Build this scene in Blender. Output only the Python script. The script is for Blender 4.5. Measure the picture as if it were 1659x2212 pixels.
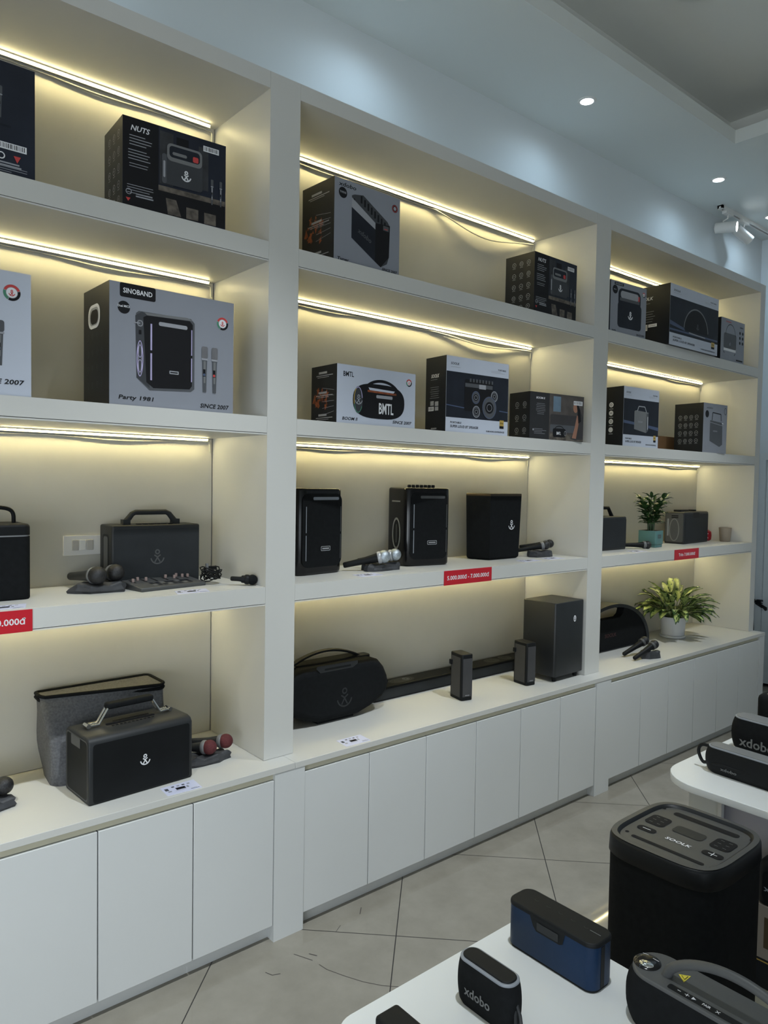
import bpy, math, random
from mathutils import Matrix, Vector, noise
R_ = math.radians
PI = math.pi
SC = bpy.context.scene
COL = SC.collection
for o in list(bpy.data.objects): bpy.data.objects.remove(o)

# ---------------------------------------------------------------- camera
cam_d = bpy.data.cameras.new('camera'); cam = bpy.data.objects.new('camera', cam_d); COL.objects.link(cam)
cam_d.sensor_fit = 'HORIZONTAL'; cam_d.sensor_width = 36.0
cam_d.lens = 1586.94 / 1659 * 36.0
cam_d.clip_start = 0.02; cam_d.clip_end = 60
RT = ((0.76356446, -0.64551232, 0.01682733), (-0.01317684, -0.04162996, -0.9990462), (0.64559715, 0.76261445, -0.04029297))
m = Matrix.Identity(4)
for r in range(3):
    m[r][0] = RT[0][r]; m[r][1] = -RT[1][r]; m[r][2] = -RT[2][r]
m.translation = Vector((-1.29968, -2.15199, 1.56170))
cam.matrix_world = m
SC.camera = cam

# ---------------------------------------------------------------- exposure, world, main lights
SC.view_settings.view_transform = 'Standard'; SC.view_settings.look = 'None'
SC.view_settings.gamma = 1.0; SC.view_settings.use_curve_mapping = False
SC.view_settings.exposure = 0.0
W = bpy.data.worlds.new('world'); SC.world = W; W.use_nodes = True
W.node_tree.nodes['Background'].inputs[0].default_value = (0.62, 0.74, 0.9, 1)
W.node_tree.nodes['Background'].inputs[1].default_value = 0.9

def area(name, loc, rot, sx, sy, power, col):
    l = bpy.data.lights.new(name, 'AREA'); l.shape = 'RECTANGLE'; l.size = sx; l.size_y = sy
    l.energy = power; l.color = col
    o = bpy.data.objects.new(name, l); COL.objects.link(o); o.location = loc; o.rotation_euler = rot
    return o
DAY = (0.88, 0.95, 1.0)
area('shopfront_daylight', (-2.6, -5.42, 1.0), (R_(90), 0, 0), 2.6, 1.6, 24, DAY)
area('side_daylight', (-3.92, -3.4, 1.0), (R_(90), 0, R_(-90)), 3.2, 1.6, 84, DAY)
LED_COL = (1.0, 0.85, 0.42); LED_STR = 58.0
DOWN_COL = (0.58, 0.80, 1.0); DOWN_W = 10.0
SPOT_COL = (0.89, 0.96, 1.0); SPOT_W = 235.0

# ---------------------------------------------------------------- materials
def M(name, col, rough=0.5, metal=0.0, var=0.04, scale=12.0, bump=0.0, bscale=200.0, spec=0.5, coat=0.0, trans=0.0, emit=None, estr=0.0):
    mt = bpy.data.materials.new(name); mt.use_nodes = True
    nt = mt.node_tree; N = nt.nodes; L = nt.links; b = N['Principled BSDF']
    b.inputs['Roughness'].default_value = rough; b.inputs['Metallic'].default_value = metal
    b.inputs['Specular IOR Level'].default_value = spec; b.inputs['Coat Weight'].default_value = coat
    b.inputs['Transmission Weight'].default_value = trans
    tc = N.new('ShaderNodeTexCoord'); nz = N.new('ShaderNodeTexNoise'); nz.inputs['Scale'].default_value = scale; nz.inputs['Detail'].default_value = 4
    L.new(tc.outputs['Object'], nz.inputs['Vector'])
    cr = N.new('ShaderNodeValToRGB')
    c = Vector(col)
    cr.color_ramp.elements[0].position = 0.3; cr.color_ramp.elements[1].position = 0.7
    cr.color_ramp.elements[0].color = (*(c * (1 - var)), 1); cr.color_ramp.elements[1].color = (*[min(1, v * (1 + var)) for v in c], 1)
    L.new(nz.outputs['Fac'], cr.inputs['Fac']); L.new(cr.outputs['Color'], b.inputs['Base Color'])
    if bump:
        n2 = N.new('ShaderNodeTexNoise'); n2.inputs['Scale'].default_value = bscale; n2.inputs['Detail'].default_value = 2
        L.new(tc.outputs['Object'], n2.inputs['Vector'])
        bp = N.new('ShaderNodeBump'); bp.inputs['Strength'].default_value = bump; bp.inputs['Distance'].default_value = 0.001
        L.new(n2.outputs['Fac'], bp.inputs['Height']); L.new(bp.outputs['Normal'], b.inputs['Normal'])
    if emit:
        b.inputs['Emission Color'].default_value = (*emit, 1); b.inputs['Emission Strength'].default_value = estr
    return mt
WHITE = M('white_laminate', (0.58, 0.58, 0.555), 0.42, var=0.012, scale=3)
WHITE2 = M('white_door_laminate', (0.62, 0.635, 0.635), 0.38, var=0.015, scale=2.5)
BACKP = M('cream_back_panel', (0.55, 0.535, 0.475), 0.5, var=0.02, scale=9)
RAIL = M('cream_rail', (0.60, 0.57, 0.44), 0.5, var=0.03)
WALLM = M('wall_paint', (0.66, 0.70, 0.71), 0.75, var=0.012, scale=2, bump=0.05)
CEILM = M('ceiling_paint', (0.66, 0.69, 0.67), 0.85, var=0.01, scale=1.5)
TRAYM = M('tray_ceiling_paint', (0.72, 0.73, 0.69), 0.9, var=0.02, scale=2)
RWALL = M('bluegrey_wall_paint', (0.70, 0.77, 0.82), 0.7, var=0.02, scale=2)
FRAMEM = M('door_frame_paint', (0.70, 0.76, 0.80), 0.45, var=0.02)
DARKG = M('dark_glass', (0.03, 0.05, 0.07), 0.12, var=0.02)
BLK = M('black_plastic', (0.009, 0.010, 0.011), 0.5, spec=0.16, var=0.1)
BLKG = M('black_gloss_plastic', (0.006, 0.006, 0.007), 0.16, spec=0.35, var=0.05)
BLKM = M('black_matte_fabric', (0.008, 0.009, 0.010), 0.85, spec=0.12, var=0.15, scale=60, bump=0.4, bscale=900)
CHAR = M('charcoal_plastic', (0.022, 0.024, 0.026), 0.5, spec=0.3, var=0.08)
CHAR2 = M('charcoal_grille', (0.022, 0.025, 0.028), 0.6, spec=0.2, var=0.1, bump=0.5, bscale=1200)
GREYP = M('grey_plastic', (0.075, 0.078, 0.08), 0.45, spec=0.35, var=0.06)
GREYM = M('mid_grey_plastic', (0.16, 0.165, 0.17), 0.4, var=0.05)
SILV = M('silver_print', (0.42, 0.43, 0.45), 0.35, 0.3, var=0.05)
CHROME = M('chrome', (0.8, 0.8, 0.8), 0.12, 1.0, var=0.02)
STEEL = M('mesh_steel', (0.42, 0.47, 0.52), 0.35, 0.8, var=0.3, scale=300, bump=0.8, bscale=700)
BLKMESH = M('black_mesh', (0.03, 0.03, 0.032), 0.4, 0.5, var=0.4, scale=300, bump=0.8, bscale=700)
REDFOAM = M('dark_red_foam', (0.09, 0.015, 0.018), 0.8, var=0.2, scale=200, bump=0.6, bscale=600)
ROCK = M('dark_slate_resin', (0.035, 0.037, 0.042), 0.6, var=0.3, scale=30, bump=0.8, bscale=90)
BAGM = M('grey_heather_fabric', (0.10, 0.102, 0.11), 0.9, var=0.25, scale=150, bump=0.6, bscale=500)
BLUEM = M('navy_blue_grille', (0.005, 0.022, 0.062), 0.42, 0.0, spec=.25, var=0.08, bump=0.3, bscale=900)
LGREY = M('light_grey_ring', (0.22, 0.24, 0.27), 0.35, var=0.05)
CWHITE = M('carton_white', (0.50, 0.54, 0.63), 0.45, var=0.015)
CGREY = M('carton_grey', (0.24, 0.255, 0.295), 0.45, var=0.02)
CBLK = M('carton_black', (0.012, 0.014, 0.018), 0.35, spec=0.3, var=0.1)
CNAVY = M('carton_dark_navy', (0.014, 0.018, 0.030), 0.35, spec=0.3, var=0.2, scale=6)
CBROWN = M('cardboard_brown', (0.20, 0.11, 0.05), 0.7, var=0.08)
PW = M('print_white', (0.72, 0.73, 0.76), 0.5, var=0.02)
PG = M('print_grey', (0.30, 0.31, 0.34), 0.5, var=0.05)
PDG = M('print_dark_grey', (0.07, 0.075, 0.085), 0.5, var=0.1)
PMID = M('print_mid_grey', (0.13, 0.13, 0.14), 0.5, var=0.3)
PK = M('print_black', (0.010, 0.010, 0.012), 0.5, spec=0.2, var=0.05)
PKB = M('print_blue_black', (0.013, 0.016, 0.024), 0.5, spec=0.25, var=0.2)
PB = M('print_blue', (0.06, 0.085, 0.16), 0.5, var=0.1)
PLIL = M('print_lilac', (0.42, 0.38, 0.60), 0.5, var=0.1)
PR = M('print_red', (0.50, 0.05, 0.05), 0.5, var=0.05)
PGR = M('print_green', (0.06, 0.22, 0.14), 0.5, var=0.05)
PO = M('print_orange', (0.22, 0.055, 0.018), 0.5, var=0.5, scale=60)
PGO = M('print_gold', (0.50, 0.34, 0.08), 0.4, 0.2, var=0.1)
PSK = M('print_skin', (0.30, 0.15, 0.10), 0.5, var=0.1)
PST = M('print_stone', (0.10, 0.085, 0.07), 0.6, var=0.6, scale=45)
PFAINT = M('print_faint_grey', (0.045, 0.047, 0.05), 0.5, var=0.05)
TAGR = M('tag_red', (0.50, 0.010, 0.022), 0.4, var=0.02)
PAPER = M('paper_lilac_white', (0.62, 0.64, 0.80), 0.5, var=0.02)
TEAL = M('teal_pot', (0.085, 0.20, 0.20), 0.5, var=0.05)
POTW = M('white_ceramic', (0.68, 0.69, 0.72), 0.3, var=0.02)
SOIL = M('soil', (0.035, 0.022, 0.014), 0.95, var=0.4, scale=80, bump=1, bscale=120)
LEAFD = M('dark_leaf', (0.022, 0.065, 0.016), 0.4, var=0.3, scale=25)
LEAFE = M('green_leaf_edge', (0.028, 0.07, 0.020), 0.4, var=0.35, scale=40)
LEAFP = M('pale_variegated_leaf', (0.34, 0.42, 0.15), 0.4, var=0.35, scale=60)
STEMM = M('leaf_stem', (0.10, 0.14, 0.05), 0.6, var=0.1)
BEIGE = M('beige_ceramic', (0.32, 0.27, 0.21), 0.6, var=0.04)
REDT = M('red_gloss', (0.30, 0.01, 0.02), 0.3, var=0.05)
SWP = M('switch_plate', (0.74, 0.73, 0.70), 0.35, var=0.01)
SWD = M('switch_rocker', (0.48, 0.46, 0.42), 0.4, var=0.03)
YEL = M('warning_yellow', (0.70, 0.60, 0.05), 0.5, var=0.05)
TABM = M('table_white_laminate', (0.68, 0.70, 0.70), 0.32, var=0.02, scale=4)
GAP_SHADE = M('gap_shade', (0.02, 0.02, 0.02), 0.8)
PINK = M('fader_cap', (0.40, 0.30, 0.28), 0.3, 0.3, var=0.05)
LEDM = M('led_diffuser', (1, 1, 1), 0.5, emit=LED_COL, estr=LED_STR)
CHAN = M('led_channel', (0.42, 0.42, 0.38), 0.5)
DISC = M('lamp_lens', (1, 1, 1), 0.4, emit=(0.85, 0.94, 1.0), estr=18)
DISC2 = M('spot_lens', (1, 1, 1), 0.4, emit=(0.9, 0.96, 1.0), estr=14)

def floor_mat():
    mt = bpy.data.materials.new('floor_tiles'); mt.use_nodes = True
    nt = mt.node_tree; N = nt.nodes; L = nt.links; b = N['Principled BSDF']
    tc = N.new('ShaderNodeTexCoord'); sp = N.new('ShaderNodeSeparateXYZ'); L.new(tc.outputs['Object'], sp.inputs[0])
    def mth(op, a, bb=None):
        n = N.new('ShaderNodeMath'); n.operation = op
        for i, v in enumerate((a, bb)):
            if v is None: continue
            if isinstance(v, (int, float)): n.inputs[i].default_value = v
            else: L.new(v, n.inputs[i])
        return n.outputs[0]
    P = 0.826; g = 0.0026
    def line(s, off):
        f = mth('PINGPONG', mth('SUBTRACT', s, off), P / 2)   # 0 at grout lines
        return mth('LESS_THAN', f, g)
    s1 = mth('SUBTRACT', sp.outputs[0], sp.outputs[1]); s2 = mth('ADD', sp.outputs[0], sp.outputs[1])
    ln = mth('MAXIMUM', line(s1, -0.17), line(s2, 0.04))
    n1 = N.new('ShaderNodeTexNoise'); n1.inputs['Scale'].default_value = 5; n1.inputs['Detail'].default_value = 8; n1.inputs['Roughness'].default_value = 0.62
    L.new(tc.outputs['Object'], n1.inputs['Vector'])
    cr = N.new('ShaderNodeValToRGB'); cr.color_ramp.elements[0].position = 0.3; cr.color_ramp.elements[1].position = 0.7
    cr.color_ramp.elements[0].color = (0.235, 0.217, 0.178, 1); cr.color_ramp.elements[1].color = (0.30, 0.28, 0.235, 1)
    L.new(n1.outputs['Fac'], cr.inputs['Fac'])
    mx = N.new('ShaderNodeMix'); mx.data_type = 'RGBA'; L.new(ln, mx.inputs[0]); L.new(cr.outputs['Color'], mx.inputs[6])
    mx.inputs[7].default_value = (0.035, 0.032, 0.03, 1)
    L.new(mx.outputs[2], b.inputs['Base Color'])
    r = mth('ADD', mth('MULTIPLY', n1.outputs['Fac'], 0.03), 0.022)
    L.new(mth('ADD', r, mth('MULTIPLY', ln, 0.5)), b.inputs['Roughness'])
    b.inputs['Specular IOR Level'].default_value = 0.42
    return mt
FLOORM = floor_mat()

# ---------------------------------------------------------------- mesh builder
FR = lambda x=0, y=0, z=0: Matrix(((1, 0, 0, x), (0, 0, -1, y), (0, 1, 0, z), (0, 0, 0, 1)))        # art plane facing -y
SD = lambda x=0, d=0, z=0: Matrix(((0, 0, -1, x), (-1, 0, 0, d), (0, 1, 0, z), (0, 0, 0, 1)))       # art plane facing -x, u runs from the back to the front
TP = lambda x=0, y=0, z=0: Matrix.Translation((x, y, z))
def rrect(w, h, r, seg=6, cx=0, cy=0):
    r = min(r, w / 2 - 1e-5, h / 2 - 1e-5); o = []
    for qx, qy, a0 in ((1, 1, 0), (-1, 1, 90), (-1, -1, 180), (1, -1, 270)):
        for i in range(seg + 1):
            a = R_(a0 + 90 * i / seg)
            o.append((cx + qx * (w / 2 - r) + r * math.cos(a), cy + qy * (h / 2 - r) + r * math.sin(a)))
    return o
def sellipse(w, h, n=4.0, k=48, cx=0, cy=0):
    o = []
    for i in range(k):
        a = 2 * PI * i / k; c, s = math.cos(a), math.sin(a)
        o.append((cx + w / 2 * math.copysign(abs(c) ** (2 / n), c), cy + h / 2 * math.copysign(abs(s) ** (2 / n), s)))
    return o
def inset(p, d):
    n = len(p); o = []
    for i in range(n):
        a, b, c = Vector(p[i - 1]), Vector(p[i]), Vector(p[(i + 1) % n])
        e1 = (b - a); e2 = (c - b)
        if e1.length < 1e-9: e1 = e2
        if e2.length < 1e-9: e2 = e1
        n1 = Vector((-e1.y, e1.x)).normalized(); n2 = Vector((-e2.y, e2.x)).normalized()
        nn = (n1 + n2); 
        if nn.length < 1e-6: nn = n1
        nn.normalize(); k = max(0.35, nn.dot(n1))
        q = b + nn * (d / k); o.append((q.x, q.y))
    return o
_txt = {}
def text_mesh(s):
    if s not in _txt:
        c = bpy.data.curves.new('t', 'FONT'); c.body = s; c.resolution_u = 2; c.offset = 0.018
        o = bpy.data.objects.new('t', c); me = bpy.data.meshes.new_from_object(o)
        vs = [v.co.copy() for v in me.vertices]; fs = [tuple(f.vertices) for f in me.polygons]
        xs = [v.x for v in vs] or [0, 1]; ys = [v.y for v in vs] or [0, 1]
        _txt[s] = (vs, fs, min(xs), max(xs), min(ys), max(ys))
        bpy.data.objects.remove(o); bpy.data.curves.remove(c); bpy.data.meshes.remove(me)
    return _txt[s]
class MB:
    def __init__(s): s.v = []; s.f = []; s.fm = []; s.mats = []; s.xf = Matrix.Identity(4); s.k = 0
    def mi(s, m):
        if m not in s.mats: s.mats.append(m)
        return s.mats.index(m)
    def add(s, vs, fs, m):
        b = len(s.v); s.v += [s.xf @ Vector(q) for q in vs]; i = s.mi(m)
        for f in fs: s.f.append(tuple(b + j for j in f)); s.fm.append(i)
    def box(s, x0, x1, y0, y1, z0, z1, m):
        vs = [(x, y, z) for z in (z0, z1) for x, y in ((x0, y0), (x1, y0), (x1, y1), (x0, y1))]
        s.add(vs, [(3, 2, 1, 0), (4, 5, 6, 7), (0, 1, 5, 4), (1, 2, 6, 5), (2, 3, 7, 6), (3, 0, 4, 7)], m); return s
    def prism(s, p, z0, z1, m, b0=0.0, b1=0.0, seg=3, mtop=None, taper=None):
        lev = []
        if b0:
            for i in range(seg): a = PI / 2 * i / seg; lev.append((z0 + b0 * (1 - math.cos(a)), b0 * (1 - math.sin(a))))
        lev.append((z0 + b0, 0)); lev.append((z1 - b1, 0))
        if b1:
            for i in range(1, seg + 1): a = PI / 2 * i / seg; lev.append((z1 - b1 + b1 * math.sin(a), b1 * (1 - math.cos(a))))
        vs = []; n = len(p)
        for z, d in lev:
            q = inset(p, d) if d > 1e-7 else p
            for x, y in q:
                if taper: x, y = taper(x, y, z)
                vs.append((x, y, z))
        L = len(lev); fs = []
        for l in range(L - 1):
            for i in range(n):
                j = (i + 1) % n; fs.append((l * n + i, l * n + j, (l + 1) * n + j, (l + 1) * n + i))
        s.add(vs, fs, m)
        s.add(vs[:n], [tuple(range(n - 1, -1, -1))], m)
        s.add(vs[-n:], [tuple(range(n))], mtop or m); return s
    def poly(s, p, m, t=None):
        s.k += 1; t = 0.00005 * s.k + 0.0002 if t is None else t
        a = sum(p[i - 1][0] * p[i][1] - p[i][0] * p[i - 1][1] for i in range(len(p)))
        if a < 0: p = p[::-1]
        s.add([(x, y, t) for x, y in p], [tuple(range(len(p)))], m); return s
    def rect(s, u0, v0, u1, v1, m, r=0, t=None):
        if r: return s.poly(rrect(u1 - u0, v1 - v0, r, 5, (u0 + u1) / 2, (v0 + v1) / 2), m, t)
        return s.poly([(u0, v0), (u1, v0), (u1, v1), (u0, v1)], m, t)
    def disc(s, u, v, r, m, rv=None, n=28):
        rv = rv or r
        return s.poly([(u + r * math.cos(2 * PI * i / n), v + rv * math.sin(2 * PI * i / n)) for i in range(n)], m)
    def arc(s, u, v, r, w, m, a0=0, a1=360, n=32, rv=None, t=None):
        rv = rv or r; s.k += 1; t = 0.00005 * s.k + 0.0002 if t is None else t; vs = []
        for i in range(n + 1):
            a = R_(a0 + (a1 - a0) * i / n)
            for q in (-w / 2, w / 2): vs.append((u + (r + q) * math.cos(a), v + (rv + q) * math.sin(a), t))
        s.add(vs, [(2 * i, 2 * i + 1, 2 * i + 3, 2 * i + 2) for i in range(n)], m); return s
    def line(s, pts, w, m, t=None):
        s.k += 1; t = 0.00005 * s.k + 0.0002 if t is None else t
        for a, b in zip(pts[:-1], pts[1:]):
            a, b = Vector(a), Vector(b); d = (b - a).normalized(); n = Vector((-d.y, d.x)) * w / 2
            s.add([(*(a - n), t), (*(b - n), t), (*(b + n), t), (*(a + n), t)], [(0, 1, 2, 3)], m)
        return s
    def text(s, tx, u, v, h, m, w=None, al='c', sh=0.0, t=None, rot=0):
        vs, fs, x0, x1, y0, y1 = text_mesh(tx); s.k += 1; t = 0.00005 * s.k + 0.0002 if t is None else t
        sy = h / (y1 - y0); sx = (w / (x1 - x0)) if w else sy; wd = (x1 - x0) * sx
        ox = u - (wd / 2 if al == 'c' else wd if al == 'r' else 0); c_, s_ = math.cos(rot), math.sin(rot); out = []
        for q in vs:
            yy = (q.y - y0) * sy; out.append((ox + (q.x - x0) * sx + sh * yy, v - h / 2 + yy, t))
        if rot: out = [(u + (a - u) * c_ - (b - v) * s_, v + (a - u) * s_ + (b - v) * c_, c) for a, b, c in out]
        s.add(out, fs, m); return s
    def emblem(s, u, v, z, m, w=0.09):
        w *= z
        s.arc(u, v + .33 * z, .12 * z, w, m, n=20)
        s.line([(u - .2 * z, v + .14 * z), (u - .02 * z, v + .02 * z), (u + .17 * z, v - .3 * z)], w, m)
        s.line([(u + .2 * z, v + .14 * z), (u + .02 * z, v + .02 * z), (u - .17 * z, v - .3 * z)], w, m)
        s.arc(u, v + .02 * z, .42 * z, w, m, 190, 350, 24); return s
    def tube(s, P, r, m, n=10, cap=True, closed=False):
        P = [Vector(p) for p in P]; k = len(P); rr = r if isinstance(r, (list, tuple)) else [r] * k
        T = []
        for i in range(k):
            a = P[i - 1] if (i or closed) else P[0]; b = P[(i + 1) % k] if (i < k - 1 or closed) else P[-1]
            T.append((b - a).normalized())
        up = Vector((0, 0, 1)) if abs(T[0].z) < .9 else Vector((1, 0, 0))
        nrm = (up - T[0] * up.dot(T[0])).normalized(); vs = []
        for i in range(k):
            nrm = (nrm - T[i] * nrm.dot(T[i])).normalized(); bi = T[i].cross(nrm)
            for j in range(n):
                a = 2 * PI * j / n; vs.append(P[i] + (nrm * math.cos(a) + bi * math.sin(a)) * rr[i])
        fs = []; kk = k if closed else k - 1
        for i in range(kk):
            for j in range(n):
                a, b = i * n, ((i + 1) % k) * n; fs.append((a + j, a + (j + 1) % n, b + (j + 1) % n, b + j))
        if cap and not closed: fs += [tuple(range(n - 1, -1, -1)), tuple((k - 1) * n + j for j in range(n))]
        s.add(vs, fs, m); return s
    def lathe(s, pr, m, n=28, cx=0, cy=0, sx=1, sy=1, cap=True):
        vs = []; fs = []; k = len(pr)
        for r, z in pr:
            for j in range(n): a = 2 * PI * j / n; vs.append((cx + r * sx * math.cos(a), cy + r * sy * math.sin(a), z))
        for i in range(k - 1):
            for j in range(n): fs.append((i * n + j, i * n + (j + 1) % n, (i + 1) * n + (j + 1) % n, (i + 1) * n + j))
        if cap and pr[0][0] > 2e-4: fs.append(tuple(range(n - 1, -1, -1)))
        if cap and pr[-1][0] > 2e-4: fs.append(tuple((k - 1) * n + j for j in range(n)))
        s.add(vs, fs, m); return s
    def build(s, name, parent=None, loc=None, rot=None, bev=0, label=None, ang=38):
        me = bpy.data.meshes.new(name); me.from_pydata([tuple(v) for v in s.v], [], s.f)
        for mt in s.mats: me.materials.append(mt)
        me.polygons.foreach_set('material_index', s.fm); me.polygons.foreach_set('use_smooth', [True] * len(s.f))
        me.update(); me.validate(); me.set_sharp_from_angle(angle=R_(ang))
        o = bpy.data.objects.new(name, me); COL.objects.link(o)
        if parent: o.parent = parent
        if loc: o.location = loc
        if rot: o.rotation_euler = rot
        if bev:
            b = o.modifiers.new('bevel', 'BEVEL'); b.width = bev; b.segments = 2; b.limit_method = 'ANGLE'
        if label: o['label'] = label
        return o
def tag(o, label, cat, group=None, kind=None):
    o['label'] = label; o['category'] = cat
    if group: o['group'] = group
    if kind: o['kind'] = kind
    return o
def thing(name, label, cat, loc=(0, 0, 0), rot=0, group=None, rx=0, ry=0):
    o = bpy.data.objects.new(name, None); COL.objects.link(o); o.empty_display_size = 0.05
    o.location = loc; o.rotation_euler = (rx, ry, R_(rot)); return tag(o, label, cat, group)
def struct(mb, name, parent=None, **k):
    o = mb.build(name, parent, **k); 
    if not parent: o['kind'] = 'structure'
    return o
def copy_tree(o, parent=None):
    c = o.copy(); COL.objects.link(c); c.parent = parent
    for ch in list(o.children): copy_tree(ch, c)
    return c

# ---------------------------------------------------------------- dimensions of the fitted shelving
ZC = (1.1363, 1.1995); ZB = (1.7152, 1.7766); ZA = (2.293, 2.3583); ZH = (2.858, 2.913); Z0 = 0.6; D = 0.39
P0 = (-1.872, -1.7525); P1 = (0.0, 0.1195); P2 = (1.8722, 1.9991); P3 = (3.7506, 3.823)
CEIL = 3.5; TX, TY = 2.908, -0.187

# ---------------------------------------------------------------- room
fl = MB(); fl.box(-4, 4.8, -5.5, 0.41, -0.1, 0, FLOORM)
SCUF = M('scuff_mark', (0.07, 0.06, 0.055), 0.7)
def scuff(pts, w=0.003): fl.line(pts, w, SCUF, t=0.0004)
scuff([(0.02, -0.17), (0.05, -0.235)]); scuff([(0.06, -0.20), (0.075, -0.225)], .004)
scuff([(0.055, -0.265), (0.06, -0.30), (0.085, -0.36), (0.115, -0.42), (0.15, -0.47), (0.18, -0.50), (0.21, -0.53)], .0025)
scuff([(-0.10, -0.19), (-0.09, -0.215), (-0.066, -0.225)]); scuff([(0.33, -0.13), (0.36, -0.10)], .003); scuff([(0.2, -0.16), (0.235, -0.14)], .002)
struct(fl, 'floor')
c = MB()
c.box(-4, -3.4, -5.5, 0.41, CEIL, CEIL + .075, CEILM); c.box(-3.4, TX, TY, 0.41, CEIL, CEIL + .075, CEILM)
c.box(TX, 4.7, -5.5, 0.41, CEIL, CEIL + .075, CEILM); c.box(-3.4, TX, -5.5, -4.4, CEIL, CEIL + .075, CEILM)
c.box(-4, 4.7, -5.5, 0.41, 3.82, 3.9, TRAYM)
c.box(3.30, 3.4, -4.9, 0.03, CEIL + .075, 3.82, TRAYM); c.box(-3.8, 3.4, 0.03, 0.1, CEIL + .075, 3.82, TRAYM)
struct(c, 'ceiling')
w = MB(); w.box(-4.1, 4.8, 0.41, 0.5, 0, 3.9, WALLM); struct(w, 'wall_back')
# right wall with a doorway opening
w = MB(); w.box(4.7, 4.8, 0.36, 0.41, 0, 3.5, RWALL); w.box(4.7, 4.8, -0.62, 0.36, 1.84, 3.5, RWALL); w.box(4.7, 4.8, -5.5, -0.62, 0, 3.5, RWALL); w.box(4.7, 4.8, -5.5, 0.41, 3.5, 3.9, WALLM)
w.box(4.795, 4.8, -.62, .36, 0, 1.84, BLK); struct(w, 'wall_right')  # thin black plate added behind the doorway to block light leaking under the door
d = MB()
for q in ((0.315, 0.36, 0.0, 1.84), (-0.62, -0.575, 0.0, 1.84), (-0.575, 0.315, 1.785, 1.84)): d.box(4.685, 4.79, *q, FRAMEM)
dr = struct(d, 'door_1')
k = MB(); k.box(4.71, 4.75, 0.25, 0.312, 0.03, 1.78, FRAMEM); k.box(4.71, 4.75, -0.572, -0.51, 0.03, 1.78, FRAMEM); k.box(4.71, 4.75, -0.51, 0.25, 0.03, 0.16, FRAMEM); k.box(4.71, 4.75, -0.51, 0.25, 1.7, 1.78, FRAMEM); k.build('door_stile', dr)
k = MB(); k.box(4.725, 4.735, -0.51, 0.25, 0.16, 1.7, M('door_panel_blue', (0.48, 0.56, 0.62), 0.35)); dp = k.build('door_panel', dr)
k = MB(); k.tube([(4.727, -0.45, .9), (4.66, -0.45, .9), (4.66, -0.35, .9)], .009, CHROME); k.build('door_handle', dp)
# left wall and front wall with shop windows
def hole_wall(name, axis, a0, a1, h0, h1, z0, z1, c0, c1):
    w = MB()
    def bx(p, q, r, t):
        if axis == 'y': w.box(p, q, c0, c1, r, t, WALLM)
        else: w.box(c0, c1, p, q, r, t, WALLM)
    bx(a0, h0, 0, 3.9); bx(h1, a1, 0, 3.9); bx(h0, h1, 0, z0); bx(h0, h1, z1, 3.9); return struct(w, name)
hole_wall('wall_front', 'y', -4.1, 4.8, -3.95, -1.25, 0.15, 1.95, -5.6, -5.5)
hole_wall('wall_left', 'x', -5.5, 0.41, -5.1, -1.7, 0.15, 1.95, -4.1, -4.0)
GL = M('window_glass', (0.9, 0.95, 0.95), 0.02, trans=1.0)
for n, ax, a0, a1, c0 in (('window_1', 'y', -3.95, -1.25, -5.55), ('window_2', 'x', -5.1, -1.7, -4.05)):
    f = MB(); g = MB()
    def bx(mb, p, q, r, t, m, h=.03):
        if ax == 'y': mb.box(p, q, c0 - h, c0 + h, r, t, m)
        else: mb.box(c0 - h, c0 + h, p, q, r, t, m)
    bx(f, a0, a1, .15, .2, FRAMEM); bx(f, a0, a1, 1.9, 1.95, FRAMEM)
    for t in (0, .5, 1): q = a0 + (a1 - a0 - .05) * t; bx(f, q, q + .05, .2, 1.9, FRAMEM)
    wo = struct(f, n); bx(g, a0 + .05, a1 - .05, .2, 1.9, GL, .004); g.build('pane', wo)

# ---------------------------------------------------------------- built-in shelving bays
def shelf(mb, x0, x1, z0, z1):
    mb.box(x0, x1, 0, 0.018, z0 + .0065, z1, WHITE); mb.box(x0, x1, 0.0205, D, z0, z1, WHITE); mb.box(x0, x1, 0.0005, .0205, z0, z0 + .0045, WHITE); mb.box(x0, x1, .018, .0205, z0 + .02, z1 - .0006, WHITE)
def bay(x0, x1, posts, label):
    t = thing('shelving_unit', label, 'shelving', (0, 0, 0), group='built-in white shelving bays')
    t.location = (x0, 0, Z0)
    def b(mb, nm):
        o = mb.build(nm, t); o.location = (-x0, 0, -Z0); return o
    mb = MB()
    for z0, z1 in ((Z0 + .002, ZC[0]), (ZC[1], ZB[0]), (ZB[1], ZA[0]), (ZA[1], ZH[0])): mb.box(x0 + .004, x1 - .004, D, D + .012, z0 - .03 if z0 > 1 else z0, z1 + .03, BACKP)
    b(mb, 'back_panel')
    mb = MB(); mb.box(x0, x1, 0, D, ZH[0], ZH[1], WHITE); b(mb, 'header')
    for z in (ZA, ZB, ZC): mb = MB(); shelf(mb, x0, x1, *z); b(mb, 'shelf')
    for p in posts: mb = MB(); mb.box(p[0] + .0006, p[1] - .0006, 0, D + .012, Z0 + .001, ZH[1], WHITE); b(mb, 'side_post')
bay(P0[1], P1[0], (P0, P1), 'leftmost white shelving bay, nearest the camera, with a light switch on its back')
bay(P1[1], P2[0], (), 'middle white shelving bay between the two full-width white posts')
bay(P2[1], P3[0], (P2, P3), 'rightmost white shelving bay, farthest away, holding the potted plants')
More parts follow.
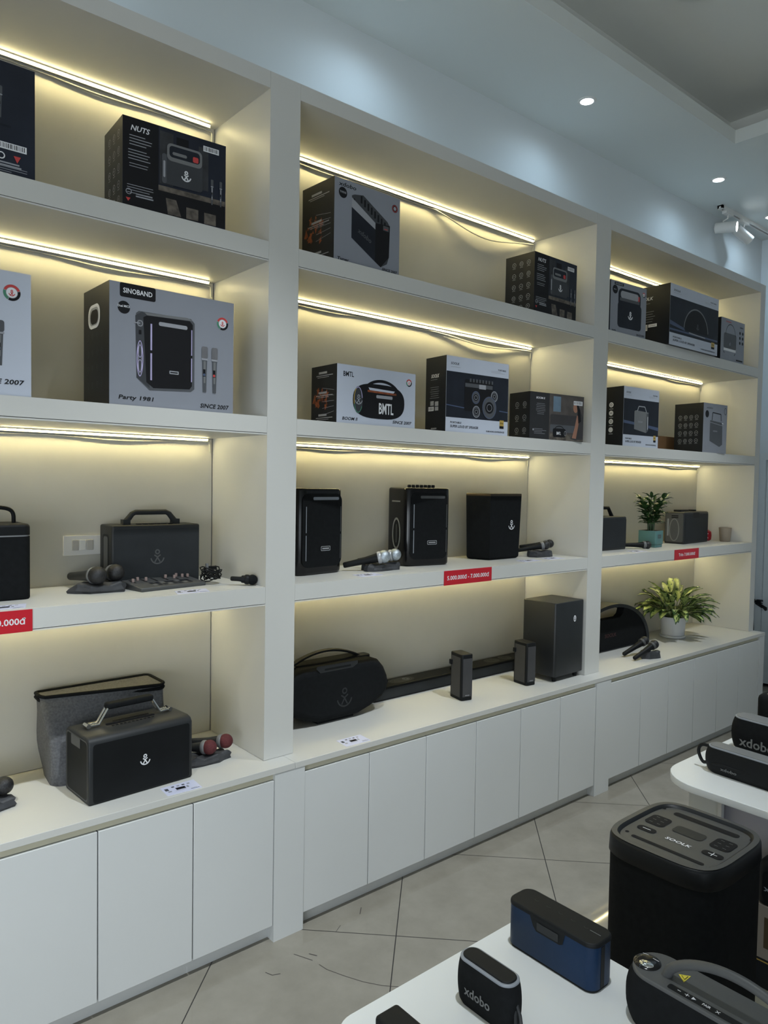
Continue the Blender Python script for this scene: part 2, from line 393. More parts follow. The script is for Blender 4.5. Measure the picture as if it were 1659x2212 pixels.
# countertops and base cabinets
for x0, x1, lb in ((-1.9, 0.0785, 'white countertop under the leftmost bay carrying the grey bag'), (0.0795, 3.823, 'long white countertop running under the middle and right bays')):
    mb = MB(); mb.box(x0, x1, -0.078, D + .015, Z0 - .021, Z0, WHITE); tag(mb.build('countertop', bev=.001), lb, 'countertop', 'white countertops')
def cabinet(x0, x1, pil, n, label):
    t = thing('base_cabinet', label, 'cabinet', (x0, 0, 0), group='white base cabinets')
    def b(mb, nm, **k):
        o = mb.build(nm, t, **k); o.location = (-x0, 0, 0); return o
    mb = MB(); mb.box(x0, x1, -0.049, D, 0.056, 0.548, GAP_SHADE); mb.box(x0, x1, -0.062, D, .5565, .579, RAIL); b(mb, 'carcass')  # carcass front coloured dark to imitate shade inside the door gaps
    mb = MB(); mb.box(x0, x1, -0.036, D, 0, 0.056, WHITE2); b(mb, 'plinth')
    for p in pil: mb = MB(); mb.box(p[0], p[1], -0.0753, D, 0, 0.579, WHITE2); b(mb, 'filler_pillar')
    w = (x1 - x0) / n
    for i in range(n):
        mb = MB(); mb.box(x0 + i * w + .0019, x0 + (i + 1) * w - .0019, -0.0721, -0.0535, 0.0567, 0.5551, WHITE2); b(mb, 'door', bev=.0012)
cabinet(P0[1], P1[0], (P0, P1), 6, 'white base cabinet nearest the camera, lower left of the photo')
cabinet(P1[1], P2[0], (), 6, 'white base cabinet with six doors between the two floor-length pillars')
cabinet(P2[1], P3[0], (P2, P3), 6, 'white base cabinet farthest right, below the white plant pot')
# LED strips
def led(x0, x1, z, label, sag=0):
    t = thing('led_strip', label, 'light strip', (x0, 0.362, z), group='warm LED strips under the shelves')
    L = x1 - x0
    mb = MB(); mb.box(.01, L - .035, -.0028, .0028, -.0075, -.0055, LEDM); mb.build('diffuser', t)
    mb = MB(); mb.box(.009, L - .034, -.0028, .0028, -.0055, 0, CHAN); mb.build('backing', t)
    mb = MB(); mb.box(.008, L - .03, .0055, .010, -.012, 0, CHAN); mb.build('channel', t)
    rnd = random.Random(int((x0 + 5) * 31 + z * 17)); n = 40; pts = []
    for i in range(n + 1):
        u = i / n; dz = -.017 - .004 * math.sin(u * 9 + x0 * 3) - .003 * math.sin(u * 23 + z)
        if sag and u > .56: q = (u - .56) / .44; dz -= sag * math.sin(PI * q) ** 1.2
        pts.append((.01 + u * (L - .03), .018 - (0.006 if sag and u > .56 else 0), dz))
    pts += [(L - .018, .018, -.03), (L - .016, .02, -.055)]
    mb = MB(); mb.tube(pts, .0032, CHAN, n=6); mb.build('cable', t)
rows = ((ZH[0], 'under the top board'), (ZA[0], 'under the top shelf'), (ZB[0], 'under the second shelf'), (ZC[0], 'under the lowest shelf'))
for (x0, x1), bn in (((P0[1], P1[0]), 'leftmost bay'), ((P1[1], P2[0]), 'middle bay'), ((P2[1], P3[0]), 'rightmost bay')):
    for z, rn in rows:
        sg = {('middle bay', ZH[0]): .05, ('middle bay', ZA[0]): .016}.get((bn, z), 0)
        led(x0, x1, z, 'glowing warm light strip %s of the %s' % (rn, bn), sg)

# ---------------------------------------------------------------- ceiling lamps
def spot(parent, loc, rot, power, col, size, blend, rad=.03):
    l = bpy.data.lights.new('lamp_light', 'SPOT'); l.energy = power; l.color = col; l.spot_size = R_(size); l.spot_blend = blend; l.shadow_soft_size = rad
    o = bpy.data.objects.new('lamp_light', l); COL.objects.link(o); o.parent = parent; o.location = loc; o.rotation_euler = rot; return o
for i, (x, y, lb) in enumerate(((-0.75, .11, 'recessed downlight above the leftmost bay, outside the picture'), (.657, .11, 'recessed downlight cut by the top edge of the photo'), (1.9, .098, 'recessed downlight nearest the camera, seen whole'), (3.318, .101, 'recessed downlight farther along, left of the spotlight track'), (4.217, .15, 'recessed downlight cut by the right edge beside the track'))):
    t = thing('downlight', lb, 'ceiling light', (x, y, CEIL), group='recessed ceiling downlights')
    mb = MB(); mb.lathe([(.033, -.004), (.044, -.004), (.047, -.0005), (.047, 0)], SWP, 32, cap=False); mb.build('trim_ring', t)
    mb = MB(); mb.lathe([(.0001, -.0035), (.033, -.0035)], DISC, 32, cap=False); mb.build('lens', t)
    spot(t, (0, 0, -.008), (0, 0, 0), DOWN_W * (0.8 if i == 4 else 1), DOWN_COL, 165, 1.0)
# track with two spotlights
def track(x0, x1, y, z, label):
    t = thing('track_rail', label, 'lighting track', (x0, y, z))
    mb = MB(); L = x1 - x0; mb.box(0, L, -.018, -.007, -.022, 0, SWP); mb.box(0, L, .007, .018, -.022, 0, SWP); mb.box(0, L, -.007, .007, -.008, 0, BLK); mb.box(0, .02, -.018, .018, -.024, 0, SWP); mb.build('rail', t)
def track_head(loc, axis, label, power=0, lens=True, drop=.11, size=50):
    t = thing('track_spotlight', label, 'spotlight', loc, group='track spotlights')
    mb = MB(); mb.box(-.055, .055, -.016, .016, -.028, 0, SWP); mb.build('adapter', t, bev=.002)
    mb = MB(); mb.tube([(0, 0, -.028), (0, 0, -.05), (.0, .03, -.06), (0, .036, -drop)], .006, SWP); mb.build('bracket', t)
    a = Vector(axis).normalized(); q = a.to_track_quat('Z', 'Y').to_matrix().to_4x4(); q.translation = Vector((0, 0, -drop))
    mb = MB(); mb.xf = q; mb.lathe([(.026, -.085), (.036, -.078), (.038, .06), (.034, .062), (.032, .055), (.01, .05)], SWP, 28); mb.build('lamp_housing', t)
    mb = MB(); mb.xf = q; mb.lathe([(.0001, .0575), (.030, .0575)], DISC2, 28, cap=False); mb.arc(0, 0, .020, .003, GREYM, t=.059); mb.arc(0, 0, .008, .003, GREYM, t=.059); mb.build('lens', t)
    if power:
        qq = (-a).to_track_quat('Z', 'Y').to_euler()
        spot(t, Vector((0, 0, -drop)) + a * .07, qq, power, SPOT_COL, size, 1.0, .03)
    return t
track(3.74, 4.69, .29, CEIL - .0, 'white lighting track on the ceiling above the rightmost bay')
track_head((3.86, .29, CEIL - .012), (.25, -.95, -.1), 'white track spotlight facing the room, left one above the bay', 5)
track_head((4.11, .29, CEIL - .012), (.74, -.36, -.5), 'white track spotlight tilted down, right one above the bay', 5)
track(-2.2, 3.3, -1.42, 3.82, 'white lighting track inside the recessed ceiling, outside the picture')
for x, lb, pw in ((-1.7, 'left', 1.0), (-.2, 'second', .9), (1.25, 'third', .75), (2.7, 'right', .7)):
    track_head((x, -1.42, 3.80), (0.0, .33, -1), 'white track spotlight in the ceiling recess, %s of four' % lb, SPOT_W * pw, drop=.12, size=62)
mb = MB(); mb.lathe([(.16, -.03), (.19, -.02), (.2, 0)], CHAR, 40); mb.arc(0, 0, .1, .004, GREYP, t=-.032); o = mb.build('ceiling_speaker', loc=(1.86, -.54, 3.818)); tag(o, 'round dark fitting on the recessed ceiling, cut by the top edge', 'ceiling fitting')

# ---------------------------------------------------------------- cartons
def carton(label, loc, w, d, h, rot, mf, ms, front, side=None, cut=0, group=None, mtop=None):
    t = thing('cardboard_box', label, 'box', loc, rot, group)
    mb = MB(); vs = [(x, y, z) for z in (0, h) for x, y in ((0, 0), (w, 0), (w, d), (0, d))]
    mb.add(vs, [(0, 1, 5, 4)], mf); mb.add(vs, [(1, 2, 6, 5), (2, 3, 7, 6), (3, 0, 4, 7), (3, 2, 1, 0)], ms); mb.add(vs, [(4, 5, 6, 7)], mtop or ms)
    mb.build('carton', t)
    a = MB(); a.xf = FR(0, 0, 0); front(a, w, h); a.build('front_print', t)
    if side: a = MB(); a.xf = SD(0, d, 0); side(a, d, h); a.build('side_print', t)
    return t
def lines(a, u, v, w, n, dv, m, th=.0016, seed=1, al='l'):
    r = random.Random(seed)
    for i in range(n):
        L = w * r.uniform(.6, 1.0); u0 = u if al == 'l' else u - L / 2
        a.rect(u0, v - i * dv - th / 2, u0 + L, v - i * dv + th / 2, m, t=.0009)
def barcode(a, u0, v0, u1, v1, seed=3):
    a.rect(u0, v0, u1, v1, PW); r = random.Random(seed); u = u0 + .003; a.k += 1; t = .00005 * a.k + .0002
    while u < u1 - .004:
        w_ = r.uniform(.0008, .0025); a.rect(u, v0 + (v1 - v0) * .18, u + w_, v1 - (v1 - v0) * .12, PK, t=t); u += w_ + r.uniform(.001, .003)
def badge(a, u, v, r):
    a.disc(u, v, r, PG); a.arc(u, v, r * .82, r * .3, PR, 20, 160, t=.00005 * a.k + .0004); a.arc(u, v, r * .82, r * .3, PGR, 165, 240, t=.00005 * a.k + .0004); a.arc(u, v, r * .82, r * .3, PK, 245, 375, t=.00005 * a.k + .0004)
    a.disc(u, v, r * .62, PW); a.k += 1; a.emblem(u, v - r * .05, r * .8, PR, .12)
def icons(a, us, vs, r, m=PG, fill=False, cap=True):
    k = 0
    for v in vs:
        for u in us:
            k += 1
            if fill: a.disc(u, v, r, m, n=18)
            else: a.arc(u, v, r, r * .18, m, n=18, t=.0006)
            c_ = PK if fill else m
            kind = k % 4
            if kind == 0: a.line([(u - r * .5, v), (u + r * .5, v)], r * .2, c_, t=.0012)
            elif kind == 1: a.line([(u, v - r * .5), (u, v + r * .5)], r * .25, c_, t=.0012)
            elif kind == 2: a.arc(u, v, r * .42, r * .16, c_, n=12, t=.0012)
            else: a.line([(u - r * .4, v - r * .35), (u, v + r * .4), (u + r * .4, v - r * .35)], r * .18, c_, t=.0012)
            if cap: a.rect(u - r * .9, v - r * 1.65, u + r * .9, v - r * 1.5, m, t=.0006)
def fire(a, w, h):
    r = random.Random(5)
    for i in range(26):
        x = w * r.uniform(.12, .62); y = h * r.uniform(.28, .62); s = r.uniform(.004, .013) * (1.3 - abs(y / h - .43) * 3); ang = r.uniform(0, 6)
        a.poly([(x + s * math.cos(ang + q) * (1 + .8 * (q == 0)), y + s * math.sin(ang + q) * 1.4) for q in (0, 2.1, 4.2)], r.choice((PO, PO, M_EMB)), t=.0004 + i * 1e-5)
    for i in range(5):
        y = h * (.62 + .02 * i) - i * .03; a.line([(w * .45, y), (w * .9, y - .012 + .006 * i)], .0012, PG, t=.0008)
    for v, n in ((.86, 'Audio'), (.52, 'Vision'), (.16, 'Shadow')):
        pass
    for v in (.86, .52, .14):
        a.rect(w * .3, h * v, w * .62, h * v + .008, PG, t=.0009); a.rect(w * .2, h * v - .008, w * .85, h * v - .005, PG, t=.0009); a.rect(w * .25, h * v - .014, w * .7, h * v - .012, PG, t=.0009)
M_EMB = M('print_ember', (0.09, 0.022, 0.010), 0.5, var=0.4, scale=50)
def mic_print(a, u, v, L, r, body=GREYM, head=PDG, dotc=PB):
    a.poly([(u - r * .55, v), (u + r * .55, v), (u + r * .8, v + L * .72), (u - r * .8, v + L * .72)], PDG)
    a.poly([(u - r * .25, v + L * .2), (u + r * .3, v + L * .2), (u + r * .45, v + L * .68), (u - r * .35, v + L * .68)], body)
    a.rect(u - r * .5, v + L * .34, u + r * .3, v + L * .5, PK); a.disc(u - r * .1, v + L * .38, r * .4, dotc, n=12)
    a.rect(u - r, v + L * .7, u + r, v + L * .74, PG); a.rect(u - r, v + L * .74, u + r, v + L, head, r=r * .5)

def nuts(a, w, h):
    a.rect(.001, .001, w * .33, h - .001, PK)
    a.rect(w * .33, .002, w - .002, h * .30, PK); a.rect(w * .33, h * .27, w - .002, h * .33, PST); a.poly([(w * .42, h * .02), (w * .55, h * .02), (w * .5, h * .2), (w * .4, h * .2)], PST); a.rect(w * .6, h * .02, w * .72, h * .15, PST); a.rect(w * .78, h * .01, w * .9, h * .14, PST)
    a.rect(w * .34, h * .35, w * .47, h * .95, M_T1, t=.0004); a.rect(w * .5, h * .42, w * .62, h * .93, PK, t=.0004); a.rect(w * .72, h * .4, w * .82, h * .9, M_T1, t=.0004)
    lines(a, w * .06, h * .80, w * .22, 4, .0085, PG, .0022, 1); lines(a, w * .05, h * .64, w * .24, 4, .0085, PG, .0022, 3); lines(a, w * .06, h * .49, w * .22, 2, .008, PG, .0018, 9)
    lines(a, w * .04, h * .25, w * .26, 4, .0075, PG, .0018, 6); lines(a, w * .12, h * .16, w * .18, 2, .007, PG, .004, 5)
    a.arc(w * .055, h * .17, .008, .002, PG, n=14); a.poly([(w * .05 - .007, h * .1), (w * .05 + .007, h * .1), (w * .05, h * .06)], PR)
    a.text('NUTS', w * .07, h * .885, h * .062, PW, al='l', sh=.25)
    barcode(a, w * .765, h * .86, w * .925, h * .925)
    # the printed speaker
    a.rect(w * .36, h * .36, w * .76, h * .70, CHARP, r=.012); a.rect(w * .36, h * .36, w * .405, h * .70, PDG, r=.008); a.rect(w * .372, h * .43, w * .392, h * .62, PG, r=.004)
    a.poly(rrect(w * .345, h * .20, .014, 5, w * .58, h * .735), GREYM); a.poly(rrect(w * .30, h * .13, .010, 5, w * .58, h * .745), PKB); a.rect(w * .46, h * .71, w * .60, h * .745, GREYM, r=.004); a.rect(w * .66, h * .69, w * .715, h * .755, PR, r=.004)
    a.emblem(w * .595, h * .50, .034, PW, .11)
    mic_print(a, w * .855, h * .25, h * .30, w * .013, PG); mic_print(a, w * .945, h * .25, h * .30, w * .013, PG)
CHARP = M('print_charcoal', (0.035, 0.038, 0.045), 0.5, var=0.1)
M_T1 = M('print_forest_dusk', (0.026, 0.027, 0.032), 0.5, var=0.4, scale=25)
def nuts_side(a, w, h):
    icons(a, [w * .3, w * .55, w * .8], [h * .84, h * .65, h * .46, h * .27, h * .1], .010, PG)
t = carton('large dark box with picture of a handled speaker on the top left shelf', (-.486, .015, ZA[1]), .324, .173, .26, -3, CNAVY, CBLK, nuts, nuts_side)
def nuts_side_dim(a, w, h): icons(a, [w * .3, w * .55, w * .8], [h * .84, h * .65, h * .46, h * .27, h * .1], .009, PDG)
t = carton('smaller-looking dark box with ringed icons at the right end of the middle top shelf', (1.405, .008, ZA[1]), .331, .168, .27, 1, CNAVY, CBLK, nuts, nuts_side)
def navybox(a, w, h):
    mic_print(a, w * .71, h * .50, h * .28, w * .022, PDG); a.rect(0.005, h * .43, w * .8, h * .45, PKB)
    barcode(a, w * .58, h * .235, w * .93, h * .295, 8)
    a.arc(w * .72, h * .17, .008, .003, PW, n=16); a.poly([(w * .82, h * .19), (w * .88, h * .19), (w * .85, h * .13)], PR); lines(a, w * .58, h * .115, w * .34, 2, .007, PG, .004, 5); lines(a, w * .58, h * .08, w * .36, 3, .006, PG, .0015, 2)
    a.text('NUTS', w * .07, h * .885, h * .062, PW, al='l', sh=.25)
t = carton('plain dark navy box cut off by the left edge of the top shelf', (-1.023, .02, ZA[1]), .30, .17, .295, 0, CNAVY, CBLK, navybox)

def sino(a, w, h):
    a.rect(w * .075, h * .885, w * .345, h + .0, PK, r=.006); a.text('SINOBAND', w * .21, h * .94, h * .042, PW, w=w * .22)
    a.disc(w * .105, h * .80, h * .052, PK); a.text('Dual MICS', w * .105, h * .81, .007, PW, w=.036)
    badge(a, w * .90, h * .80, h * .058)
    a.text('Party 1981', w * .065, h * .065, h * .045, PK, al='l', sh=.2, w=w * .26); a.text('SINCE 2007', w * .955, h * .055, h * .038, PK, al='r', sh=.2, w=w * .245)
    # speaker picture
    a.poly([(w * .195, h * .77), (w * .215, h * .79), (w * .63, h * .795), (w * .66, h * .76), (w * .66, h * .19), (w * .63, h * .165), (w * .30, h * .145), (w * .20, h * .24)], PDG)
    a.poly([(w * .19, h * .75), (w * .24, h * .79), (w * .30, h * .76), (w * .30, h * .16), (w * .20, h * .24)], CHARP)
    a.poly([(w * .25, h * .745), (w * .28, h * .765), (w * .62, h * .775), (w * .645, h * .745), (w * .64, h * .215), (w * .62, h * .185), (w * .33, h * .165), (w * .275, h * .21)], PK)
    a.poly([(w * .26, h * .785), (w * .6, h * .80), (w * .645, h * .78), (w * .28, h * .765)], GREYM)
    a.rect(w * .37, h * .695, w * .60, h * .728, PG, r=.005); a.rect(w * .305, h * .48, w * .318, h * .70, PLIL); a.rect(w * .305, h * .23, w * .318, h * .455, PLIL)
    a.rect(w * .632, h * .48, w * .640, h * .70, PLIL); a.rect(w * .632, h * .25, w * .640, h * .455, PLIL)
    a.rect(w * .455, h * .30, w * .53, h * .328, PG, r=.002); a.rect(w * .462, h * .309, w * .522, h * .319, PK)
    a.arc(w * .225, h * .40, w * .022, .003, PLIL, rv=h * .145); a.arc(w * .225, h * .40, w * .012, .002, PG, rv=h * .12); a.arc(w * .225, h * .46, w * .014, .002, PLIL, rv=h * .05); a.arc(w * .225, h * .34, w * .014, .002, PLIL, rv=h * .05)
    a.rect(w * .205, h * .66, w * .245, h * .72, PDG, r=.002); a.arc(w * .225, h * .69, .008, .002, PG); a.line([(w * .18, h * .69), (w * .225, h * .69)], .003, PG); a.rect(w * .215, h * .60, w * .235, h * .635, PK)
    mic_print(a, w * .745, h * .175, h * .40, w * .026, GREYM, PMID, PB); mic_print(a, w * .83, h * .175, h * .40, w * .026, GREYM, PMID, PR)
def sino_side(a, w, h):
    a.poly(rrect(w * .46, h * .20, .03, 6, w * .42, h * .76), PW); a.poly(rrect(w * .36, h * .15, .022, 6, w * .42, h * .76), PG); a.poly(rrect(w * .30, h * .12, .02, 6, w * .43, h * .755), PK)
    icons(a, [w * .2, w * .37, w * .55, w * .72], [h * .60, h * .46, h * .33, h * .19], .007, PDG)
t = carton('large grey box with a tall black party speaker and two microphones printed on it', (-.522, .019, ZB[1]), .406, .215, .36, .6, CGREY, CBLK, sino, sino_side)
def sinoleft(a, w, h):
    badge(a, w * .88, h * .83, .022); mic_print(a, w * .80, h * .24, h * .36, .013, GREYM, PDG); mic_print(a, w * .62, h * .24, h * .36, .013, GREYM, PDG)
    a.text('SINCE 2007', w * .95, h * .115, h * .04, PK, al='r', sh=.2, w=.12); a.rect(w * .1, h * .2, w * .5, h * .8, PK, r=.015)
t = carton('white box cut off by the left edge, left of the party speaker box', (-1.134, .02, ZB[1]), .40, .2, .333, 0, CWHITE, CBLK, sinoleft)

def tuner(a, w, h):
    a.text('xdobo', w * .06, h * .935, h * .05, PK, al='l', sh=.2, w=w * .25); a.disc(w * .12, h * .835, h * .065, PK); a.text('TWINS', w * .12, h * .84, .008, PG, w=.03)
    a.disc(w * .915, h * .86, h * .05, PK); a.arc(w * .915, h * .86, h * .04, .002, PR); a.disc(w * .915, h * .86, h * .024, PG)
    a.poly([(w * .25, h * .84), (w * .29, h * .86), (w * .42, h * .885), (w * .80, h * .66), (w * .84, h * .61), (w * .83, h * .22), (w * .80, h * .13), (w * .70, h * .07), (w * .25, h * .33)], CHARP)
    a.poly([(w * .25, h * .70), (w * .61, h * .52), (w * .61, h * .12), (w * .25, h * .33)], PKB); a.poly([(w * .25, h * .815), (w * .25, h * .70), (w * .61, h * .52), (w * .61, h * .60)], PG)
    a.poly([(w * .61, h * .60), (w * .84, h * .62), (w * .83, h * .22), (w * .70, h * .07), (w * .61, h * .12)], PK)
    for i in range(8): u = w * (.38 + .052 * i); v = h * (.85 - .032 * i); a.rect(u, v - h * .07, u + w * .026, v + h * .02, PK, r=.003)
    a.rect(w * .73, h * .54, w * .82, h * .60, PDG); a.rect(w * .75, h * .555, w * .80, h * .565, PR)
    a.text('xdobo', w * .45, h * .40, h * .06, PDG, w=w * .22, rot=-.42); a.text('Tuner', w * .045, h * .045, h * .035, PK, al='l', sh=.2, w=w * .17); a.text('SINCE 2007', w * .96, h * .055, h * .035, PK, al='r', sh=.2, w=w * .24)
    a.disc(w * .285, h * .80, .003, PK)
t = carton('grey and black box showing a blocky keyed speaker, left end of the middle top shelf', (.282, .021, ZA[1]), .323, .194, .30, 2, CGREY, CBLK, tuner, fire)
def boom(a, w, h):
    a.text('BMTL', w * .075, h * .845, h * .085, PK, al='l', w=w * .125); badge(a, w * .91, h * .825, h * .068)
    a.text('BOOM II', w * .065, h * .095, h * .055, PK, al='l', sh=.25, w=w * .18); a.text('SINCE 2007', w * .945, h * .10, h * .055, PK, al='r', sh=.25, w=w * .25)
    P = [(w * (.52 + .33 * math.copysign(abs(math.cos(q)) ** .62, math.cos(q))), h * (.43 + .30 * math.copysign(abs(math.sin(q)) ** .8, math.sin(q)))) for q in [2 * PI * i / 40 for i in range(40)]]
    a.poly(P, PK); a.arc(w * .55, h * .50, w * .24, h * .05, PK, 15, 165, rv=h * .29); 
    a.poly([(w * .38, h * .66), (w * .72, h * .64), (w * .70, h * .60), (w * .40, h * .61)], CWHITE); a.line([(w * .37, h * .60), (w * .74, h * .585)], h * .035, PO)
    a.rect(w * .48, h * .49, w * .69, h * .545, PG, r=.004); a.text('BMTL', w * .61, h * .315, h * .19, PW, w=w * .19)
    a.disc(w * .255, h * .43, w * .055, CHARP, rv=h * .23); a.arc(w * .255, h * .43, w * .05, .003, PLIL, 10, 120, rv=h * .215); a.arc(w * .255, h * .43, w * .05, .003, PGO, 120, 200, rv=h * .215); a.arc(w * .255, h * .43, w * .05, .003, PGR, 200, 330, rv=h * .215)
    a.emblem(w * .26, h * .43, .04, PG, .08)
t = carton('white box with a round-ended boombox printed on it, on the middle second shelf', (.318, .039, ZB[1]), .389, .165, .22, -.4, CWHITE, CBLK, boom, fire)
def soolk_front(kind):
    def f(a, w, h):
        a.rect(.001, h * .20, w - .001, h * .80, PKB, t=.0003)
        a.text('SOOLK', w * .065, h * .905, h * .032, PK, al='l', w=w * .13, sh=.15); lines(a, w * .065, h * .86, w * .22, 1, .01, PG, .0012); a.text('PORTABLE', w * .95, h * .90, h * .022, PK, al='r', w=w * .13); lines(a, w * .70, h * .875, w * .25, 2, .006, PG, .001)
        a.text('PORTABLE', w * .07, h * .135, h * .025, PK, al='l', w=w * .17, sh=.15); a.text('SUPER LOUD BT SPEAKER', w * .07, h * .085, h * .034, PK, al='l', w=w * .44, sh=.15); a.text('KARAOKE EXPERIENCE', w * .94, h * .05, h * .022, PK, al='r', w=w * .3, sh=.1)
        a.rect(w * .86, h * .135, w * .93, h * .215, PGO); a.rect(w * .86, h * .10, w * .93, h * .135, PK); a.text('Hi-Res', w * .895, h * .175, .007, PK, w=w * .05)
        if kind == 'drivers':
            a.line([(0.003, h * .36), (w * .3, h * .335)], .004, PB); a.line([(w * .85, h * .34), (w * .995, h * .33)], .004, PB)
            a.rect(w * .28, h * .30, w * .74, h * .72, PK, r=.01); a.rect(w * .29, h * .62, w * .73, h * .67, PDG); a.rect(w * .51, h * .61, w * .62, h * .67, PG)
            for i in range(8): a.rect(w * (.36 + .05 * i), h * .69, w * (.385 + .05 * i), h * .735, PDG)
            for u, v, r in ((.46, .49, .065), (.76, .53, .055), (.47, .30, .06), (.68, .37, .115)):
                a.disc(w * u, h * v, w * r, PDG, rv=w * r * 1.15); a.arc(w * u, h * v, w * r * .93, .003, PB if r > .06 else PG, rv=w * r * 1.07); a.disc(w * u, h * v, w * r * .6, PK); a.arc(w * u, h * v, w * r * .35, .002, PG)
        elif kind == 'dome':
            a.poly([(.003, h * .40), (w * .3, h * .32), (w * .3, h * .28), (.003, h * .33)], PB); a.rect(w * .003, h * .24, w * .997, h * .27, PB)
            P = [(w * (.53 + .24 * math.cos(q)), h * (.30 + .37 * math.sin(q))) for q in [PI * i / 24 for i in range(25)]]
            a.poly(P, PK); a.arc(w * .53, h * .30, w * .25, .007, GREYM, 5, 175, rv=h * .39); a.emblem(w * .56, h * .40, .035, PDG); a.line([(w * .38, h * .27), (w * .72, h * .25)], .006, PG)
        else:
            a.poly([(.003, h * .44), (w * .5, h * .40), (w * .997, h * .36), (w * .997, h * .30), (w * .5, h * .36), (.003, h * .39)], PB)
            a.poly([(w * .30, h * .60), (w * .34, h * .62), (w * .70, h * .60), (w * .70, h * .30), (w * .64, h * .25), (w * .30, h * .30)], GREYM)
            a.poly([(w * .64, h * .575), (w * .70, h * .59), (w * .70, h * .29), (w * .64, h * .25)], PDG); a.line([(w * .68, h * .53), (w * .68, h * .31)], .004, PW)
            a.line([(w * .38, h * .61), (w * .42, h * .69), (w * .59, h * .69), (w * .64, h * .60)], .005, SILV); a.text('SOOLK', w * .47, h * .43, h * .03, PG, w=w * .13)
    return f
def soolk_side(a, w, h):
    a.text('SOOLK', w * .45, h * .75, h * .048, PW, w=w * .38, sh=.25); lines(a, w * .25, h * .70, w * .5, 1, .01, PG, .0012); lines(a, w * .45, h * .60, w * .6, 6, .009, PG, .0013, 4, 'c')
    barcode(a, w * .15, h * .29, w * .42, h * .345, 2); a.rect(w * .48, h * .29, w * .65, h * .34, PG); a.rect(w * .48, h * .35, w * .65, h * .41, PG); a.rect(w * .25, h * .36, w * .42, h * .42, PG)
    a.rect(w * .3, h * .045, w * .58, h * .065, PG, r=.003)
t = carton('white-banded black box with speaker drivers printed on it, tallest on the middle second shelf', (.883, .039, ZB[1]), .371, .131, .32, -3.4, CWHITE, CBLK, soolk_front('drivers'), soolk_side)
def sofa(a, w, h):
    a.rect(0.001, .001, w * .35, h - .001, PDGB, t=.0003); a.rect(w * .35, .001, w - .001, h - .001, ROOMP, t=.0003)
    a.rect(w * .42, h * .62, w * .56, h * .95, PLB); a.rect(w * .37, h * .30, w * .98, h * .56, SOFAP, r=.01); a.rect(w * .37, h * .18, w * .98, h * .34, PDG, r=.006); a.rect(w * .36, .001, w - .002, h * .14, PST)
    # reclining person in the printed picture
    a.poly([(w * .75, h * .05), (w * .82, h * .03), (w * .99, h * .05), (w * .99, h * .55), (w * .93, h * .68), (w * .87, h * .62), (w * .90, h * .40)], SOFAP); a.poly([(w * .78, h * .07), (w * .86, h * .06), (w * .90, h * .35), (w * .92, h * .55), (w * .87, h * .58), (w * .83, h * .30)], PSK)
    a.disc(w * .84, h * .74, w * .045, PSK, rv=h * .11); a.poly([(w * .83, h * .86), (w * .88, h * .84), (w * .93, h * .70), (w * .95, h * .45), (w * .90, h * .40), (w * .88, h * .65), (w * .86, h * .80)], PK)
    a.rect(w * .42, h * .07, w * .66, h * .26, PK, r=.01); a.arc(w * .54, h * .24, w * .08, .004, PK, 0, 180, rv=h * .07); a.text('BMTL', w * .53, h * .155, .014, PW, w=.03); a.arc(w * .65, h * .16, .006, .002, PG, rv=.011)
    barcode(a, w * .80, h * .80, w * .97, h * .89, 6); a.text('BOOM II', w * .18, h * .88, .010, PW, w=w * .15, sh=.2); lines(a, w * .19, h * .76, w * .2, 7, .008, PG, .0014, 3, 'c'); lines(a, w * .08, h * .22, w * .22, 4, .007, PG, .0014, 8); a.disc(w * .06, h * .20, .005, PG, n=12)
PDGB = M('print_soft_black', (0.018, 0.018, 0.02), 0.5); ROOMP = M('print_dim_room', (0.07, 0.06, 0.055), 0.5, var=0.3, scale=20); SOFAP = M('print_sofa', (0.035, 0.032, 0.034), 0.5, var=0.2); PLB = M('print_window_blue', (0.12, 0.18, 0.24), 0.5, var=0.2)
def sofa_side(a, w, h): icons(a, [w * .38, w * .75], [h * .74, h * .46, h * .19], .011, PG)
t = carton('low dark box picturing a woman on a sofa, right end of the middle second shelf', (1.426, .032, ZB[1]), .367, .135, .22, -6.4, PDGB, CBLK, sofa, sofa_side)
def handlebox(a, w, h):
    a.rect(w * .1, h * .92, w * .35, h * .975, PK, r=.004); a.text('SINOBAND', w * .225, h * .948, .009, PG, w=w * .2); a.disc(w * .12, h * .83, .022, PK); a.text('MICS', w * .12, h * .83, .006, PG, w=.022); badge(a, w * .92, h * .86, .014)
    a.rect(w * .20, h * .12, w * .86, h * .62, PKB, r=.02); a.poly(rrect(w * .62, h * .36, .03, 6, w * .52, h * .70), PKB); a.poly(rrect(w * .50, h * .14, .016, 6, w * .52, h * .765), PG); a.rect(w * .76, h * .70, w * .80, h * .80, PR, r=.004)
    a.rect(w * .25, h * .64, w * .80, h * .70, PDG); a.emblem(w * .55, h * .38, .045, PW, .11); a.text('NUTS', w * .06, h * .04, .008, PK, al='l', w=.03); a.text('SINCE 2007', w * .96, h * .04, .009, PK, al='r', w=.07)
t = carton('grey box with a dark handled speaker picture, behind the post on the right top shelf', (2.037, .019, ZA[1]), .31, .16, .265, -3.7, CGREY, CBLK, handlebox)
def soolk_side2(a, w, h):
    a.text('SOOLK', w * .25, h * .80, h * .055, PW, w=w * .44, sh=.25); lines(a, w * .1, h * .72, w * .45, 1, .01, PG, .0014); lines(a, w * .1, h * .58, w * .6, 5, .014, PG, .0018, 4); barcode(a, w * .03, h * .27, w * .33, h * .37, 2); a.rect(w * .36, h * .32, w * .62, h * .37, PW)
    a.text('SOOLK', w * .49, h * .345, .007, PK, w=w * .2)
